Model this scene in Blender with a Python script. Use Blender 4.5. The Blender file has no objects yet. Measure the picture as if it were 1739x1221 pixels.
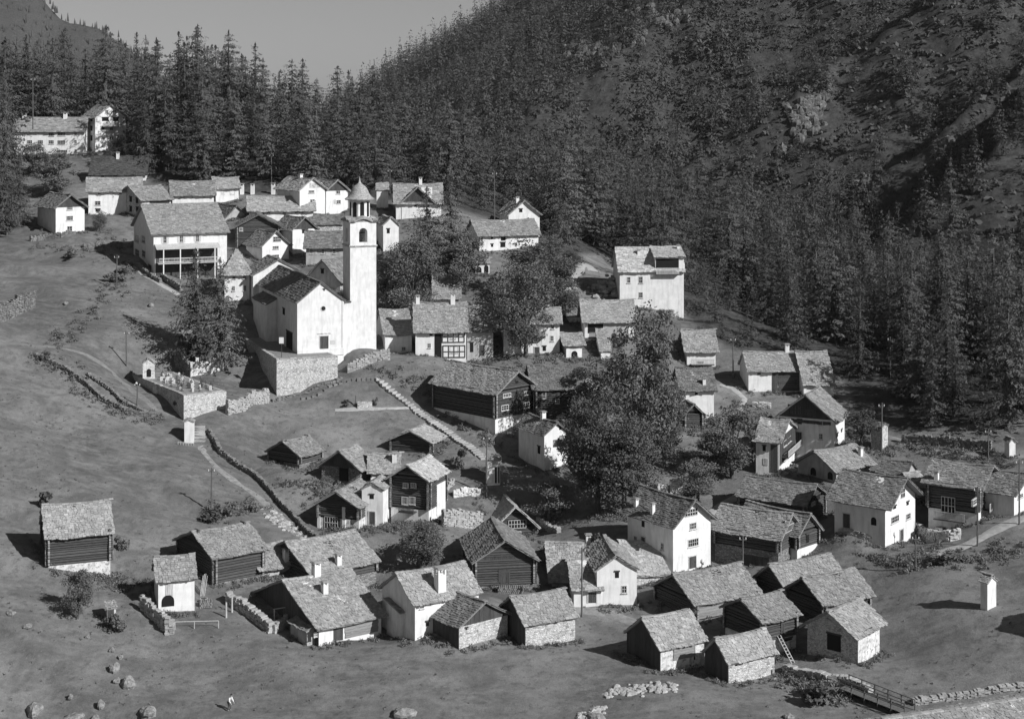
import bpy, math, random
import numpy as np
from mathutils import Vector, Matrix

# ------------------------------------------------------------------ camera, sky, sun, exposure
F = 2757.0; CX = 869.5; HY = 180.0           # focal length, centre column and eye level in photo pixels
scene = bpy.context.scene
COL = scene.collection
cam_d = bpy.data.cameras.new("camera"); cam = bpy.data.objects.new("camera", cam_d); COL.objects.link(cam)
cam_d.sensor_width = 36.0; cam_d.lens = F/1739*36.0
cam_d.shift_y = -(610.5-HY)/1739.0            # a view camera with a lowered back: verticals stay vertical
cam_d.clip_start = 1.0; cam_d.clip_end = 9000.0
cam.location = (0, 0, 0); cam.rotation_euler = (math.radians(90), 0, 0)
scene.camera = cam
SUN_EL = math.radians(34.0); SUN_AZ = math.radians(-36.0)   # direction to the sun: right and towards the viewer
SUN = Vector((math.cos(SUN_EL)*math.cos(SUN_AZ), math.cos(SUN_EL)*math.sin(SUN_AZ), math.sin(SUN_EL)))
world = bpy.data.worlds.new("World"); scene.world = world; world.use_nodes = True
nt = world.node_tree; nt.nodes.clear()
sky = nt.nodes.new("ShaderNodeTexSky"); sky.sky_type = 'NISHITA'; sky.sun_disc = False
sky.sun_elevation = SUN_EL; sky.sun_rotation = math.atan2(SUN.x, SUN.y)
sky.altitude = 1200; sky.dust_density = 1.2; sky.air_density = 1.0
bw = nt.nodes.new("ShaderNodeRGBToBW"); bg = nt.nodes.new("ShaderNodeBackground"); out = nt.nodes.new("ShaderNodeOutputWorld")
bg.inputs[1].default_value = 0.047
nt.links.new(sky.outputs[0], bw.inputs[0]); nt.links.new(bw.outputs[0], bg.inputs[0]); nt.links.new(bg.outputs[0], out.inputs[0])
sun_d = bpy.data.lights.new("sun", 'SUN'); sun_d.energy = 5.0; sun_d.angle = math.radians(0.5); sun_d.color = (1, 1, 1)
sun = bpy.data.objects.new("sun", sun_d); COL.objects.link(sun); sun.rotation_euler = SUN.to_track_quat('Z', 'Y').to_euler()
sun.location = (300, -200, 300)
scene.view_settings.view_transform = 'Standard'; scene.view_settings.look = 'None'
scene.view_settings.exposure = 0.12; scene.view_settings.gamma = 1.0
random.seed(7); RNG = np.random.default_rng(7)

# ------------------------------------------------------------------ noise
def _hash(ix, iy, s):
    n = (ix.astype(np.int64)*374761393 + iy.astype(np.int64)*668265263 + s*974711) & 0xffffffff
    n = ((n ^ (n >> 13))*1274126177) & 0xffffffff
    return ((n ^ (n >> 16)) & 0xffff)/65535.0
def vnoise(x, y, s=0):
    x = np.asarray(x, float); y = np.asarray(y, float)
    ix = np.floor(x); iy = np.floor(y); fx = x-ix; fy = y-iy
    fx = fx*fx*(3-2*fx); fy = fy*fy*(3-2*fy)
    a = _hash(ix, iy, s); b = _hash(ix+1, iy, s); c = _hash(ix, iy+1, s); d = _hash(ix+1, iy+1, s)
    return (a*(1-fx)+b*fx)*(1-fy)+(c*(1-fx)+d*fx)*fy
def fbm(x, y, s=0, o=3):
    r = 0; a = .5
    for k in range(o):
        r = r+a*(vnoise(x, y, s+k*17)-.5); x = x*2.03; y = y*2.03; a *= .5
    return r

# ------------------------------------------------------------------ terrain
def px2w(px, py, Y): return ((px-CX)/F*Y, Y, -(py-HY)/F*Y)
CTRL = [(0,1221,165),(870,1221,160),(1739,1221,155),(0,1330,152),(870,1330,147),(1739,1330,142),
 (0,1100,172),(400,1100,175),(870,1100,174),(1300,1100,172),(1739,1100,165),
 (0,1000,182),(400,1000,188),(870,1000,190),(1300,1000,188),(1739,1000,178),
 (0,900,194),(400,900,204),(870,900,206),(1300,900,205),(1739,900,194),
 (0,800,208),(400,800,221),(870,800,224),(1300,800,223),(1739,800,212),
 (0,700,224),(400,700,238),(870,700,241),(1300,700,244),(1739,700,232),
 (0,600,244),(400,600,256),(870,600,260),(1300,600,268),(1739,600,262),
 (0,500,270),(400,500,282),(870,500,287),(1150,500,290),
 (0,400,310),(400,400,312),(870,400,320),(100,300,350),(400,300,350),(700,300,355),(100,250,385),(700,262,400),
 (0,225,440),(300,235,440),(600,290,440),(870,345,440),(1000,390,440),(1050,470,330),(1200,520,340),
 (1300,520,350),(1300,440,450),(1500,600,300),(1739,560,330),(1739,490,400)]
_cp = np.array([px2w(*c) for c in CTRL])
def _U(r2): return np.where(r2 > 1e-9, r2*np.log(r2+1e-12), 0)
_S = 100.0
def _tps_fit(P, Z, lam=2e-3):
    n = len(P); d = P[:, None]-P[None]; K = _U((d**2).sum(-1))+lam*np.eye(n)
    Q = np.hstack([np.ones((n, 1)), P]); A = np.zeros((n+3, n+3)); A[:n, :n] = K; A[:n, n:] = Q; A[n:, :n] = Q.T
    return np.linalg.solve(A, np.concatenate([Z, np.zeros(3)]))
_tP = _cp[:, :2]/_S; _tw = _tps_fit(_tP, _cp[:, 2])
def tps(X, Y):
    X = np.asarray(X, float); sh = X.shape; p = np.stack([X.ravel(), np.asarray(Y, float).ravel()], -1)/_S
    o = np.empty(len(p))
    for i in range(0, len(p), 20000):
        q = p[i:i+20000]; d2 = ((q[:, None]-_tP[None])**2).sum(-1)
        o[i:i+20000] = _U(d2)@_tw[:len(_tP)]+_tw[-3]+q@_tw[-2:]
    return o.reshape(sh)
def base_T(X, Y):
    X = np.asarray(X, float); Y = np.asarray(Y, float)
    Yc = np.clip(Y, 145, 445); lim = .34*Yc+12; Xc = np.clip(X, -lim, lim)
    z = tps(Xc, Yc)-.12*np.maximum(0, Y-445)
    return z
_gt = np.array([-200, 250, 300, 348, 372, 396, 412, 455, 488, 540, 590, 650, 715, 775, 825, 890, 950, 1010, 1080, 1300])
_gv = np.array([0, 0, -5, 14, -16, 5, -8, 24, -24, -5, 42, -38, -2, 16, -10, 8, -8, 6, -4, 0], float)
def gully(X, Y):
    X = np.asarray(X, float); Y = np.asarray(Y, float)
    t = -.348*X+.9375*Y; a = .9375*X+.348*Y
    tw = t+64*fbm(a/70, t/150, 5, 4)+16*fbm(a/18, t/24, 9)
    g = np.interp(tw, _gt, _gv)
    return g
def mount(X, Y):
    X = np.asarray(X, float); Y = np.asarray(Y, float); g = gully(X, Y)
    z = -186.8+.6*X+.223*np.minimum(Y, 1200)-.35*np.maximum(0, Y-1200)
    return z+g+10*fbm(X/60, Y/60, 21, 4)+4*fbm(X/14, Y/14, 33, 3)
RES_P = np.zeros((0, 2)); RES_W = np.zeros(0); RES_R = 5.5
def ground_z(X, Y):
    X = np.asarray(X, float); Y = np.asarray(Y, float)
    T = base_T(X, Y)
    if len(RES_P):
        sh = X.shape; p = np.stack([X.ravel(), Y.ravel()], -1); o = np.zeros(len(p))
        for i in range(0, len(p), 20000):
            d2 = ((p[i:i+20000][:, None]-RES_P[None])**2).sum(-1); o[i:i+20000] = np.exp(-d2/(RES_R**2))@RES_W
        T = T+o.reshape(sh)
    T = T+(1.2*fbm(X/11, Y/9, 3, 3)+1.6*fbm(X/34, Y/26, 13, 2))*np.clip((Y-100)/60, 0, 1)+.13*fbm(X/2.5, Y/2.5, 8, 2)
    q = (Y+.55*X+16*fbm(X/30, Y/30, 44, 3))/12.0; fr_ = q-np.floor(q); st = np.clip((fr_-.78)/.2, 0, 1); st = st*st*(3-2*st)
    T = T+1.0*(st-fr_)*np.clip((-X-14)/12, 0, 1)*np.clip((Y-150)/15, 0, 1)*(.4+1.2*vnoise(X/18, Y/18, 46))
    M = mount(X, Y); k = 6.0
    h = np.clip(.5+.5*(M-T)/k, 0, 1)
    return T*(1-h)+M*h+k*h*(1-h)*.5
FAST = None
def ground_f(X, Y):
    if FAST is None: return ground_z(X, Y)
    gx_, gy_, Z_ = FAST; X = np.asarray(X, float); Y = np.asarray(Y, float)
    i = np.clip(np.searchsorted(gx_, X)-1, 0, len(gx_)-2); j = np.clip(np.searchsorted(gy_, Y)-1, 0, len(gy_)-2)
    a = np.clip((X-gx_[i])/(gx_[i+1]-gx_[i]), 0, 1); c = np.clip((Y-gy_[j])/(gy_[j+1]-gy_[j]), 0, 1)
    return (Z_[j, i]*(1-a)+Z_[j, i+1]*a)*(1-c)+(Z_[j+1, i]*(1-a)+Z_[j+1, i+1]*a)*c
def gz(x, y): return float(ground_f(np.array([x]), np.array([y]))[0])
def hit(px, py, fn=None, y0=120.0, y1=1300.0):
    fn = fn or ground_f
    a = (px-CX)/F; b = -(py-HY)/F
    Y = np.concatenate([np.arange(y0, 460, 1.0), np.arange(460, y1, 4.0)])
    d = b*Y-fn(a*Y, Y)
    i = np.argmax(d < 0)
    if d[i] >= 0: return None
    lo, hi = (Y[i-1], Y[i]) if i > 0 else (Y[0], Y[0])
    for _ in range(12):
        m = .5*(lo+hi)
        if b*m-float(fn(np.array([a*m]), np.array([m]))[0]) < 0: hi = m
        else: lo = m
    return Vector((a*hi, hi, b*hi))
def P(px, py):
    v = hit(px, py)
    return v if v is not None else Vector(px2w(px, py, 300))
def proj(v): return (CX+F*v[0]/v[1], HY-F*v[2]/v[1])

# ------------------------------------------------------------------ materials (a black and white photograph: greys)
MAT = {}
class NB:
    def __init__(s, name, rough=.9):
        m = bpy.data.materials.new(name); m.use_nodes = True; s.m = m; s.t = m.node_tree
        s.b = s.t.nodes["Principled BSDF"]; s.b.inputs["Roughness"].default_value = rough
        s.b.inputs["Specular IOR Level"].default_value = .25
        MAT[name] = m; s.co = s.n("ShaderNodeTexCoord").outputs["Object"]
    def n(s, t, **k):
        x = s.t.nodes.new(t)
        for a, v in k.items(): setattr(x, a, v)
        return x
    def l(s, a, b): s.t.links.new(a, b)
    def noise(s, scale, detail=4, co=None, rough=.6, dist=0):
        x = s.n("ShaderNodeTexNoise"); x.inputs["Scale"].default_value = scale; x.inputs["Detail"].default_value = detail
        x.inputs["Roughness"].default_value = rough; x.inputs["Distortion"].default_value = dist; s.l(co or s.co, x.inputs["Vector"]); return x.outputs[0]
    def vor(s, scale, feature='F1', out=0, co=None, rnd=1.0):
        x = s.n("ShaderNodeTexVoronoi", feature=feature); x.inputs["Scale"].default_value = scale; x.inputs["Randomness"].default_value = rnd
        s.l(co or s.co, x.inputs["Vector"]); return x.outputs[out]
    def scl(s, v):
        x = s.n("ShaderNodeMapping"); x.inputs["Scale"].default_value = v; s.l(s.co, x.inputs[0]); return x.outputs[0]
    def ramp(s, i, stops):
        x = s.n("ShaderNodeValToRGB"); e = x.color_ramp.elements
        while len(e) < len(stops): e.new(.5)
        for k, (p, v) in enumerate(stops): e[k].position = p; e[k].color = (v, v, v, 1)
        s.l(i, x.inputs[0]); return x.outputs[0]
    def math(s, op, a, b=None):
        x = s.n("ShaderNodeMath", operation=op)
        for k, v in enumerate((a, b)):
            if v is None: continue
            if isinstance(v, (int, float)): x.inputs[k].default_value = v
            else: s.l(v, x.inputs[k])
        return x.outputs[0]
    def mix(s, f, a, b):
        x = s.n("ShaderNodeMix", data_type='RGBA')
        for k, v in ((0, f), (6, a), (7, b)):
            if isinstance(v, (int, float)): x.inputs[k].default_value = v if k == 0 else (v, v, v, 1)
            else: s.l(v, x.inputs[k])
        return x.outputs[2]
    def island(s): return s.n("ShaderNodeNewGeometry").outputs["Random Per Island"]
    def col(s, v): s.l(v, s.b.inputs["Base Color"])
    def bump(s, h, strength=.5, dist=.05):
        x = s.n("ShaderNodeBump"); x.inputs["Strength"].default_value = strength; x.inputs["Distance"].default_value = dist
        s.l(h, x.inputs["Height"]); s.l(x.outputs[0], s.b.inputs["Normal"])
def plaster(name, lo, hi, patch=None):
    b = NB(name); c = b.ramp(b.noise(.9, 6), [(.3, lo), (.62, hi)])
    st = b.noise(1.0, 5, co=b.scl((2.2, 2.2, .35)))
    c = b.mix(b.ramp(st, [(.46, 0), (.74, .55)]), c, lo*.68)
    if patch is not None: c = b.mix(b.ramp(b.noise(2.2, 7, rough=.7), [(.5, 0), (.56, 1)] if lo < .6 else [(.66, 0), (.70, .6)]), c, b.ramp(b.vor(4.5, out=1), [(0, patch*.6), (1, patch*1.4)]))
    b.col(c); b.bump(b.noise(7, 5), .35, .04)
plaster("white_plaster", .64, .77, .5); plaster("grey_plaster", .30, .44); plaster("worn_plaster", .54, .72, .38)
b = NB("rubble_stone"); e = b.vor(3.4, 'DISTANCE_TO_EDGE', co=b.scl((1, 1, 1.7)))
c = b.ramp(b.vor(3.4, out=1, co=b.scl((1, 1, 1.7))), [(0, .20), (.5, .46), (1, .68)])
c = b.mix(b.ramp(b.noise(1.1, 5), [(.42, 0), (.6, .8)]), c, .62)
b.col(b.mix(b.ramp(e, [(.0, 1), (.09, 0)]), c, b.ramp(b.noise(3, 3), [(.4, .05), (.65, .5)]))); b.bump(e, .9, .12)
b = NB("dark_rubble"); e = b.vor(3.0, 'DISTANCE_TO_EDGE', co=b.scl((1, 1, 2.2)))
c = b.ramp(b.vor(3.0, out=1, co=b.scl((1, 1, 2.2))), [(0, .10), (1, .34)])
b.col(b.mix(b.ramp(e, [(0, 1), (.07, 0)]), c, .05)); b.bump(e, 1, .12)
def slabm(name, lo, hi):
    b = NB(name, .8); c = b.ramp(b.island(), [(0, lo*.75), (.1, lo), (.9, hi), (1, hi*1.2)])
    c = b.mix(b.ramp(b.noise(.7, 5), [(.45, 0), (.72, .55)]), c, lo*.8)
    c = b.mix(b.ramp(b.noise(6, 5, rough=.75), [(.52, 0), (.7, .8)]), c, hi*1.45); c = b.mix(b.ramp(b.noise(5, 5, rough=.75, co=b.scl((1.3, .9, 1.1))), [(.56, 0), (.70, .7)]), c, lo*.4)
    ob = b.math('ADD', b.math('MULTIPLY', b.n('ShaderNodeObjectInfo').outputs['Random'], .36), .80); mm = b.n('ShaderNodeMix', data_type='RGBA', blend_type='MULTIPLY'); mm.inputs[0].default_value = 1; b.l(c, mm.inputs[6]); b.l(ob, mm.inputs[7])
    b.col(mm.outputs[2]); b.bump(b.noise(12, 4), .5, .03)
slabm("stone_slab", .22, .34); slabm("mossy_slab", .13, .22); slabm("dark_slate", .05, .08); slabm("pale_slab", .32, .46)
def woodm(name, lo, hi, v):
    b = NB(name, .85); g = b.noise(1, 6, co=b.scl(v), rough=.7)
    c = b.mix(.55, b.ramp(b.island(), [(0, lo), (1, hi)]), b.ramp(g, [(.3, lo*.6), (.7, hi*1.25)]))
    b.col(c); b.bump(g, .6, .03)
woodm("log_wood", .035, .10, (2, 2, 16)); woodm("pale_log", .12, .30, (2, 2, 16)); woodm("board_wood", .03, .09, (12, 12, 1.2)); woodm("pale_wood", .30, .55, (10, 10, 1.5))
b = NB("log_ends"); b.col(b.ramp(b.island(), [(0, .12), (1, .34)]))
b = NB("dark_interior"); b.b.inputs["Base Color"].default_value = (.012,)*3+(1,)  # near-black colour standing in for the unlit space inside openings
b = NB("window_glass", .15); b.col(b.ramp(b.noise(1.5, 2), [(.4, .012), (.7, .05)])); b.b.inputs["Specular IOR Level"].default_value = .5
b = NB("painted_frame", .6); b.col(b.ramp(b.noise(8, 3), [(.3, .42), (.7, .62)]))
b = NB("iron", .5); b.b.inputs["Base Color"].default_value = (.05,)*3+(1,)
b = NB("pole_wood"); b.col(b.ramp(b.noise(2, 4, co=b.scl((6, 6, .6))), [(.3, .06), (.7, .16)]))
b = NB("boulder_rock"); b.col(b.ramp(b.noise(1.6, 8, rough=.7), [(.3, .10), (.5, .24), (.7, .40)])); b.bump(b.noise(3, 8), .9, .2)
b = NB("cliff_rock"); b.col(b.ramp(b.noise(.9, 9, rough=.75), [(.32, .04), (.5, .11), (.66, .24)])); b.bump(b.noise(1.2, 9), 1, .5)
b = NB("gravel"); b.col(b.ramp(b.noise(3, 8, rough=.75), [(.3, .14), (.7, .32)])); b.bump(b.noise(14, 4), .6, .05)
b = NB("path_stone"); b.col(b.mix(.5, b.ramp(b.island(), [(0, .22), (1, .50)]), b.ramp(b.noise(5, 5), [(.3, .2), (.7, .5)]))); b.bump(b.noise(9, 4), .5, .04)
b = NB("field_stone"); b.col(b.mix(.5, b.ramp(b.island(), [(0, .08), (1, .28)]), b.ramp(b.noise(5, 6, rough=.7), [(.3, .07), (.7, .30)]))); b.bump(b.noise(9, 4), .5, .04)
b = NB("road_dirt"); b.col(b.ramp(b.noise(1.3, 8, rough=.7), [(.3, .26), (.7, .46)])); b.bump(b.noise(8, 5), .5, .05)
b = NB("footpath_earth"); b.col(b.ramp(b.noise(1.3, 8, rough=.7), [(.3, .15), (.7, .33)])); b.bump(b.noise(8, 5), .5, .05)
b = NB("grass_track"); b.col(b.ramp(b.noise(1.3, 8, rough=.7), [(.3, .13), (.7, .26)])); b.bump(b.noise(8, 5), .5, .05)
b = NB("bark"); b.col(b.ramp(b.noise(3, 5, co=b.scl((3, 3, .5))), [(.3, .04), (.7, .13)])); b.bump(b.noise(6, 4), .6, .05)
def leafm(name, lo, hi):
    b = NB(name, .75); oi = b.n("ShaderNodeObjectInfo").outputs["Random"]
    c = b.ramp(b.island(), [(0, lo), (1, hi)])
    k = b.math('ADD', b.math('MULTIPLY', oi, .5), .75)
    m = b.n("ShaderNodeMix", data_type='RGBA', blend_type='MULTIPLY'); m.inputs[0].default_value = 1
    b.l(c, m.inputs[6]); b.l(k, m.inputs[7]); b.col(m.outputs[2]); b.b.inputs["Specular IOR Level"].default_value = .1
    tr = b.n("ShaderNodeBsdfTranslucent"); b.l(m.outputs[2], tr.inputs[0]); ms = b.n("ShaderNodeMixShader"); ms.inputs[0].default_value = .24
    b.l(b.b.outputs[0], ms.inputs[1]); b.l(tr.outputs[0], ms.inputs[2]); b.l(ms.outputs[0], b.t.nodes["Material Output"].inputs["Surface"])
leafm("larch_needles", .10, .14); leafm("spruce_needles", .05, .08); leafm("broad_leaves", .11, .18); leafm("mountain_leaves", .08, .13); leafm("weed_leaves", .09, .22); leafm("dry_grass", .10, .26)
# ground: meadow, worn tracks, forest floor and rock told apart by an attribute that follows the land
b = NB("meadow_ground"); at = b.n("ShaderNodeAttribute", attribute_name="land").outputs["Fac"]
at2 = b.n("ShaderNodeAttribute", attribute_name="rock").outputs["Fac"]
c = b.ramp(b.noise(.05, 9, rough=.62), [(.34, .085), (.5, .15), (.64, .25)])
c = b.mix(b.ramp(b.noise(.35, 8, rough=.7, co=b.scl((1, 2.2, 1))), [(.40, 0), (.7, .75)]), c, .27)
c = b.mix(b.ramp(b.noise(.16, 8, rough=.7, dist=.6), [(.48, 0), (.62, .6)]), c, .10); c = b.mix(b.ramp(b.noise(.9, 8, rough=.78), [(.5, 0), (.66, .75)]), c, .075)
c = b.mix(b.ramp(b.noise(2.6, 6, rough=.8), [(.60, 0), (.72, .55)]), c, .34)
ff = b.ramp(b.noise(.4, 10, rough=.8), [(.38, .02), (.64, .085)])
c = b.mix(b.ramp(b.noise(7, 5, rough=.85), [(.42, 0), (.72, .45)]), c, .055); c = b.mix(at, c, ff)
rk = b.ramp(b.noise(.22, 10, rough=.75), [(.35, .08), (.55, .2), (.7, .32)])
rf = b.ramp(b.math('ADD', b.math('MULTIPLY', at2, .62), b.math('MULTIPLY', b.noise(.5, 9, rough=.8), .55)), [(.62, 0), (.72, 1)]); c = b.mix(rf, c, rk); b.col(c)
b.bump(b.math('ADD', b.noise(1.2, 8, rough=.7), b.math('MULTIPLY', b.noise(4.5, 6, rough=.8), .5)), .6, .18)
# ------------------------------------------------------------------ mesh helpers
class MB:
    def __init__(s): s.v = []; s.f = []
    def add(s, vs, fs):
        n = len(s.v); s.v += [tuple(v) for v in vs]; s.f += [tuple(n+i for i in f) for f in fs]
    def hexa(s, c): s.add(c, [(0,3,2,1),(4,5,6,7),(0,1,5,4),(1,2,6,5),(2,3,7,6),(3,0,4,7)])
    def box(s, x0, x1, y0, y1, z0, z1):
        s.hexa([(x0,y0,z0),(x1,y0,z0),(x1,y1,z0),(x0,y1,z0),(x0,y0,z1),(x1,y0,z1),(x1,y1,z1),(x0,y1,z1)])
    def extrude(s, prof, a, b):                     # prof: list of points fn(k)->(point at a, point at b)
        n = len(prof); s.add([a(p) for p in prof]+[b(p) for p in prof],
            [tuple(range(n))[::-1], tuple(range(n, 2*n))]+[(i, (i+1) % n, n+(i+1) % n, n+i) for i in range(n)])
    def tube(s, p, q, r0, r1=None, n=6, cap=True):
        p = Vector(p); q = Vector(q); r1 = r0 if r1 is None else r1; d = (q-p).normalized()
        a = d.orthogonal().normalized(); b = d.cross(a); vs = []
        for c, r in ((p, r0), (q, r1)):
            for k in range(n):
                t = 2*math.pi*k/n; vs.append(c+a*r*math.cos(t)+b*r*math.sin(t))
        fs = [(k, (k+1) % n, n+(k+1) % n, n+k) for k in range(n)]
        if cap: fs += [tuple(range(n))[::-1], tuple(range(n, 2*n))]
        s.add(vs, fs)
    def build(s, name, mat, parent=None, mw=None, smooth=False):
        me = bpy.data.meshes.new(name); me.from_pydata(s.v, [], s.f); me.materials.append(MAT[mat])
        if smooth: me.polygons.foreach_set("use_smooth", [True]*len(me.polygons))
        o = bpy.data.objects.new(name, me); COL.objects.link(o)
        if parent is not None: o.parent = parent
        if mw is not None: o.matrix_local = mw
        return o
def tag(o, label=None, cat=None, group=None, kind=None):
    for k, v in (("label", label), ("category", cat), ("group", group), ("kind", kind)):
        if v: o[k] = v
    return o
def empty(name, loc, rz=0.0, label=None, cat=None, group=None):
    o = bpy.data.objects.new(name, None); COL.objects.link(o); o.location = loc; o.rotation_euler = (0, 0, rz)
    o.empty_display_size = .5
    return tag(o, label, cat, group)
R = random.Random(11)
def ju(a): return R.uniform(-a, a)

# ------------------------------------------------------------------ houses: specification in photo pixels
ZONES = dict(Za=(0,150,4.3615), Zb=(200,270,4.521), Zc=(400,280,4.696), Zd=(400,440,4.696), Ze=(630,280,4.697), Zf=(630,480,4.36),
 Zg=(900,400,3.814), Zh=(180,560,5.087), Zi=(1150,560,4.521), Zj=(1400,680,4.36), Zk=(1020,780,4.3475), Zl=(430,690,4.969),
 Zm=(0,830,4.36), Zn=(300,860,4.576), Zo=(620,820,4.071), Zp=(880,860,4.071), Zq=(1180,920,4.697), Zr=(1300,950,3.961),
 Zs=(0,1000,3.864), Zt=(0,390,3.7), Zu=(400,620,3.78), Zv=(860,600,4.069), Z0=(0,0,1.0))
def zp(z, x, y): a, b_, s = ZONES[z]; return a+(x or 0)/s, b_+(y or 0)/s
SPECS = []; BY = {}
def b(key, zone, name, cat, label, C, ye, A=None, B=None, th=30, r='R', ap=None, W=None, L=None, up='white_plaster', lo=None, split=None,
      roof='stone_slab', items=(), chim=(), eo=.55, go=.5, gab=None, rt='gable', of=None, Y=None, z=None, pitch=None, hip=2.0, step=.28, group=None, lgable=None, sag=.2, ctrl=True):
    d = dict(locals()); SPECS.append(d); BY[key] = d
def solve_specs():
    pts = []
    for d in SPECS:
        zn = d['zone']; cx, cy = zp(zn, *d['C']); ey = zp(zn, 0, d['ye'])[1]
        if isinstance(d['Y'], str):
            Yc = BY[d['Y']]['c'][1]
        elif d['Y'] is not None: Yc = d['Y']
        elif d['z'] is not None: Yc = -d['z']*F/(cy-HY)
        else: Yc = hit(cx, cy).y
        X, _, Z = px2w(cx, cy, Yc); d['c'] = Vector((X, Yc, Z)); d['h'] = (cy-ey)/F*Yc
        th = math.radians(d['th']); ux, uy = math.cos(th), math.sin(th); vx, vy = -uy, ux
        def ln(px, ax, ay): k = (px-CX)/F; return (k*Yc-X)/(ax-k*ay)
        if d['L'] is None: d['L'] = ln(zp(zn, *d['B'])[0], ux, uy)
        if d['W'] is None: d['W'] = ln(zp(zn, *d['A'])[0], vx, vy)
        if not .6 < d['L'] < 30: print("BAD L", d['key'], d['L']); d['L'] = 6
        if not .6 < d['W'] < 30: print("BAD W", d['key'], d['W']); d['W'] = 6
        L, W, h = d['L'], d['W'], d['h']
        half = L/2 if d['r'] == 'L' else W/2
        if d['pitch'] is not None: rise = half*math.tan(math.radians(d['pitch']))
        elif d['ap'] is not None:
            Ya = Yc+(L/2*uy if d['r'] == 'L' else W/2*vy); ay = zp(zn, 0, d['ap'])[1]
            rise = (HY-ay)/F*Ya-(Z+h)
        else: rise = half*.65
        pt = math.degrees(math.atan2(rise, half)); p2 = min(max(pt, 22), 43); d['rise'] = half*math.tan(math.radians(p2))
        d['info'] = "%-8s Y%.0f L%.1f W%.1f h%.1f pitch %.0f" % (d['key'], Yc, L, W, h, pt)
        zmin = 0
        if d['ctrl'] and not d['of']: pts.append((X, Yc, Z))
        for q, (ax, ay), n in ((d['B'], (ux, uy), L), (d['A'], (vx, vy), W)):
            if q is None or len(q) < 2 or q[1] is None: continue
            py = zp(zn, *q)[1]; Yq = Yc+n*ay; Zq = -(py-HY)/F*Yq
            if abs(Zq-Z) > 4: Zq = Z+math.copysign(4, Zq-Z)
            if d['ctrl']: pts.append((X+n*ax, Yq, Zq))
            zmin = min(zmin, Zq-Z)
        d['zb'] = zmin-2.5
    return pts
def facemap(d, fr):
    c = d['c']; inv = fr.inverted(); o = inv@Vector((0, 0, 0)); r3 = inv.to_3x3()
    def f(face, px, py):
        q = r3@Vector(((px-CX)/F, 1, -(py-HY)/F))
        if face == 'r': t = -o.y/q.y; p = o+q*t; return p.x, p.z
        t = -o.x/q.x; p = o+q*t; return p.y, p.z
    return f, o, r3
def pos(face, s, dd, z): return (s, -dd, z) if face == 'r' else (-dd, s, z)
def fbox(m, face, s0, s1, d0, d1, z0, z1):
    if face == 'r': m.box(s0, s1, -d1, -d0, z0, z1)
    else: m.box(-d1, -d0, s0, s1, z0, z1)
def slope(m, O, al, up, length, run, pitch, step, shr0=0.0, shr1=0.0, sag=.12, seed=0, edge=.12):
    """one roof slope: a deck and rows of overlapping stone slabs, eave to ridge"""
    O = Vector(O); al = Vector(al); up = Vector(up); tp = math.tan(pitch); S = run/math.cos(pitch)
    nrm = (-up*math.sin(pitch)+Vector((0, 0, math.cos(pitch)))); sl = up*math.cos(pitch)+Vector((0, 0, math.sin(pitch)))
    def pt(s, t, lift):                              # s metres along, t metres up the slope
        w = -sag*4*(s/length)*(1-s/length)*(.35+.65*t/S) if length > 3 else 0
        w += .05*math.sin(s*1.3+seed)*math.sin(t*.9+seed)+.035*math.sin(s*1.9+seed)*math.cos(t*1.6+seed*2.1)+.025*math.sin(s*3.7+t*2.9+seed*3.3)
        return O+al*s+sl*t+nrm*lift+Vector((0, 0, w))
    n = max(3, int(length/1.2)); k = max(2, int(S/1.2)); g = []
    for j in range(k+1):
        t = S*j/k; a = shr0*t/S; e = length-shr1*t/S
        for i in range(n+1): g.append((a+(e-a)*i/n, t))
    vs = [pt(s, t, 0) for s, t in g]+[pt(s, t, -.13) for s, t in g]; N = len(g); q = lambda i, j: j*(n+1)+i; fs = []
    for j in range(k):
        for i in range(n):
            fs.append((q(i,j), q(i+1,j), q(i+1,j+1), q(i,j+1))); fs.append((N+q(i,j), N+q(i,j+1), N+q(i+1,j+1), N+q(i+1,j)))
    for i in range(n): fs.append((q(i,0), N+q(i,0), N+q(i+1,0), q(i+1,0))); fs.append((q(i,k), q(i+1,k), N+q(i+1,k), N+q(i,k)))
    for j in range(k): fs.append((q(0,j), q(0,j+1), N+q(0,j+1), N+q(0,j))); fs.append((q(n,j), N+q(n,j), N+q(n,j+1), q(n,j+1)))
    m.add(vs, fs)
    rows = max(2, int(round(S/step))); st = S/rows
    for i in range(rows):
        t0 = i*st; a = shr0*t0/S; e = length-shr1*t0/S; s = a-R.uniform(0, edge)
        while s < e-.1:
            w = R.uniform(.8, 1.9)*step; s1 = min(s+w, e+R.uniform(0, edge)); th = R.uniform(.035, .085)*step/.36
            ta = t0-R.uniform(0, .10) if i else t0-R.uniform(0, .16); tb = min(t0+st*1.35, S+.04)
            l0 = .045+R.uniform(0, .05); l1 = .01
            c = [(s+ju(.03), ta+ju(.04)), (s1-.015, ta+ju(.04)), (s1-.015, tb), (s+.005, tb)]
            lf = [l0, l0+ju(.025), l1, l1]
            m.hexa([pt(x, y, z) for (x, y), z in zip(c, lf)]+[pt(x, y, z+th) for (x, y), z in zip(c, lf)])
            s = s1+R.uniform(.0, .03)
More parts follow.
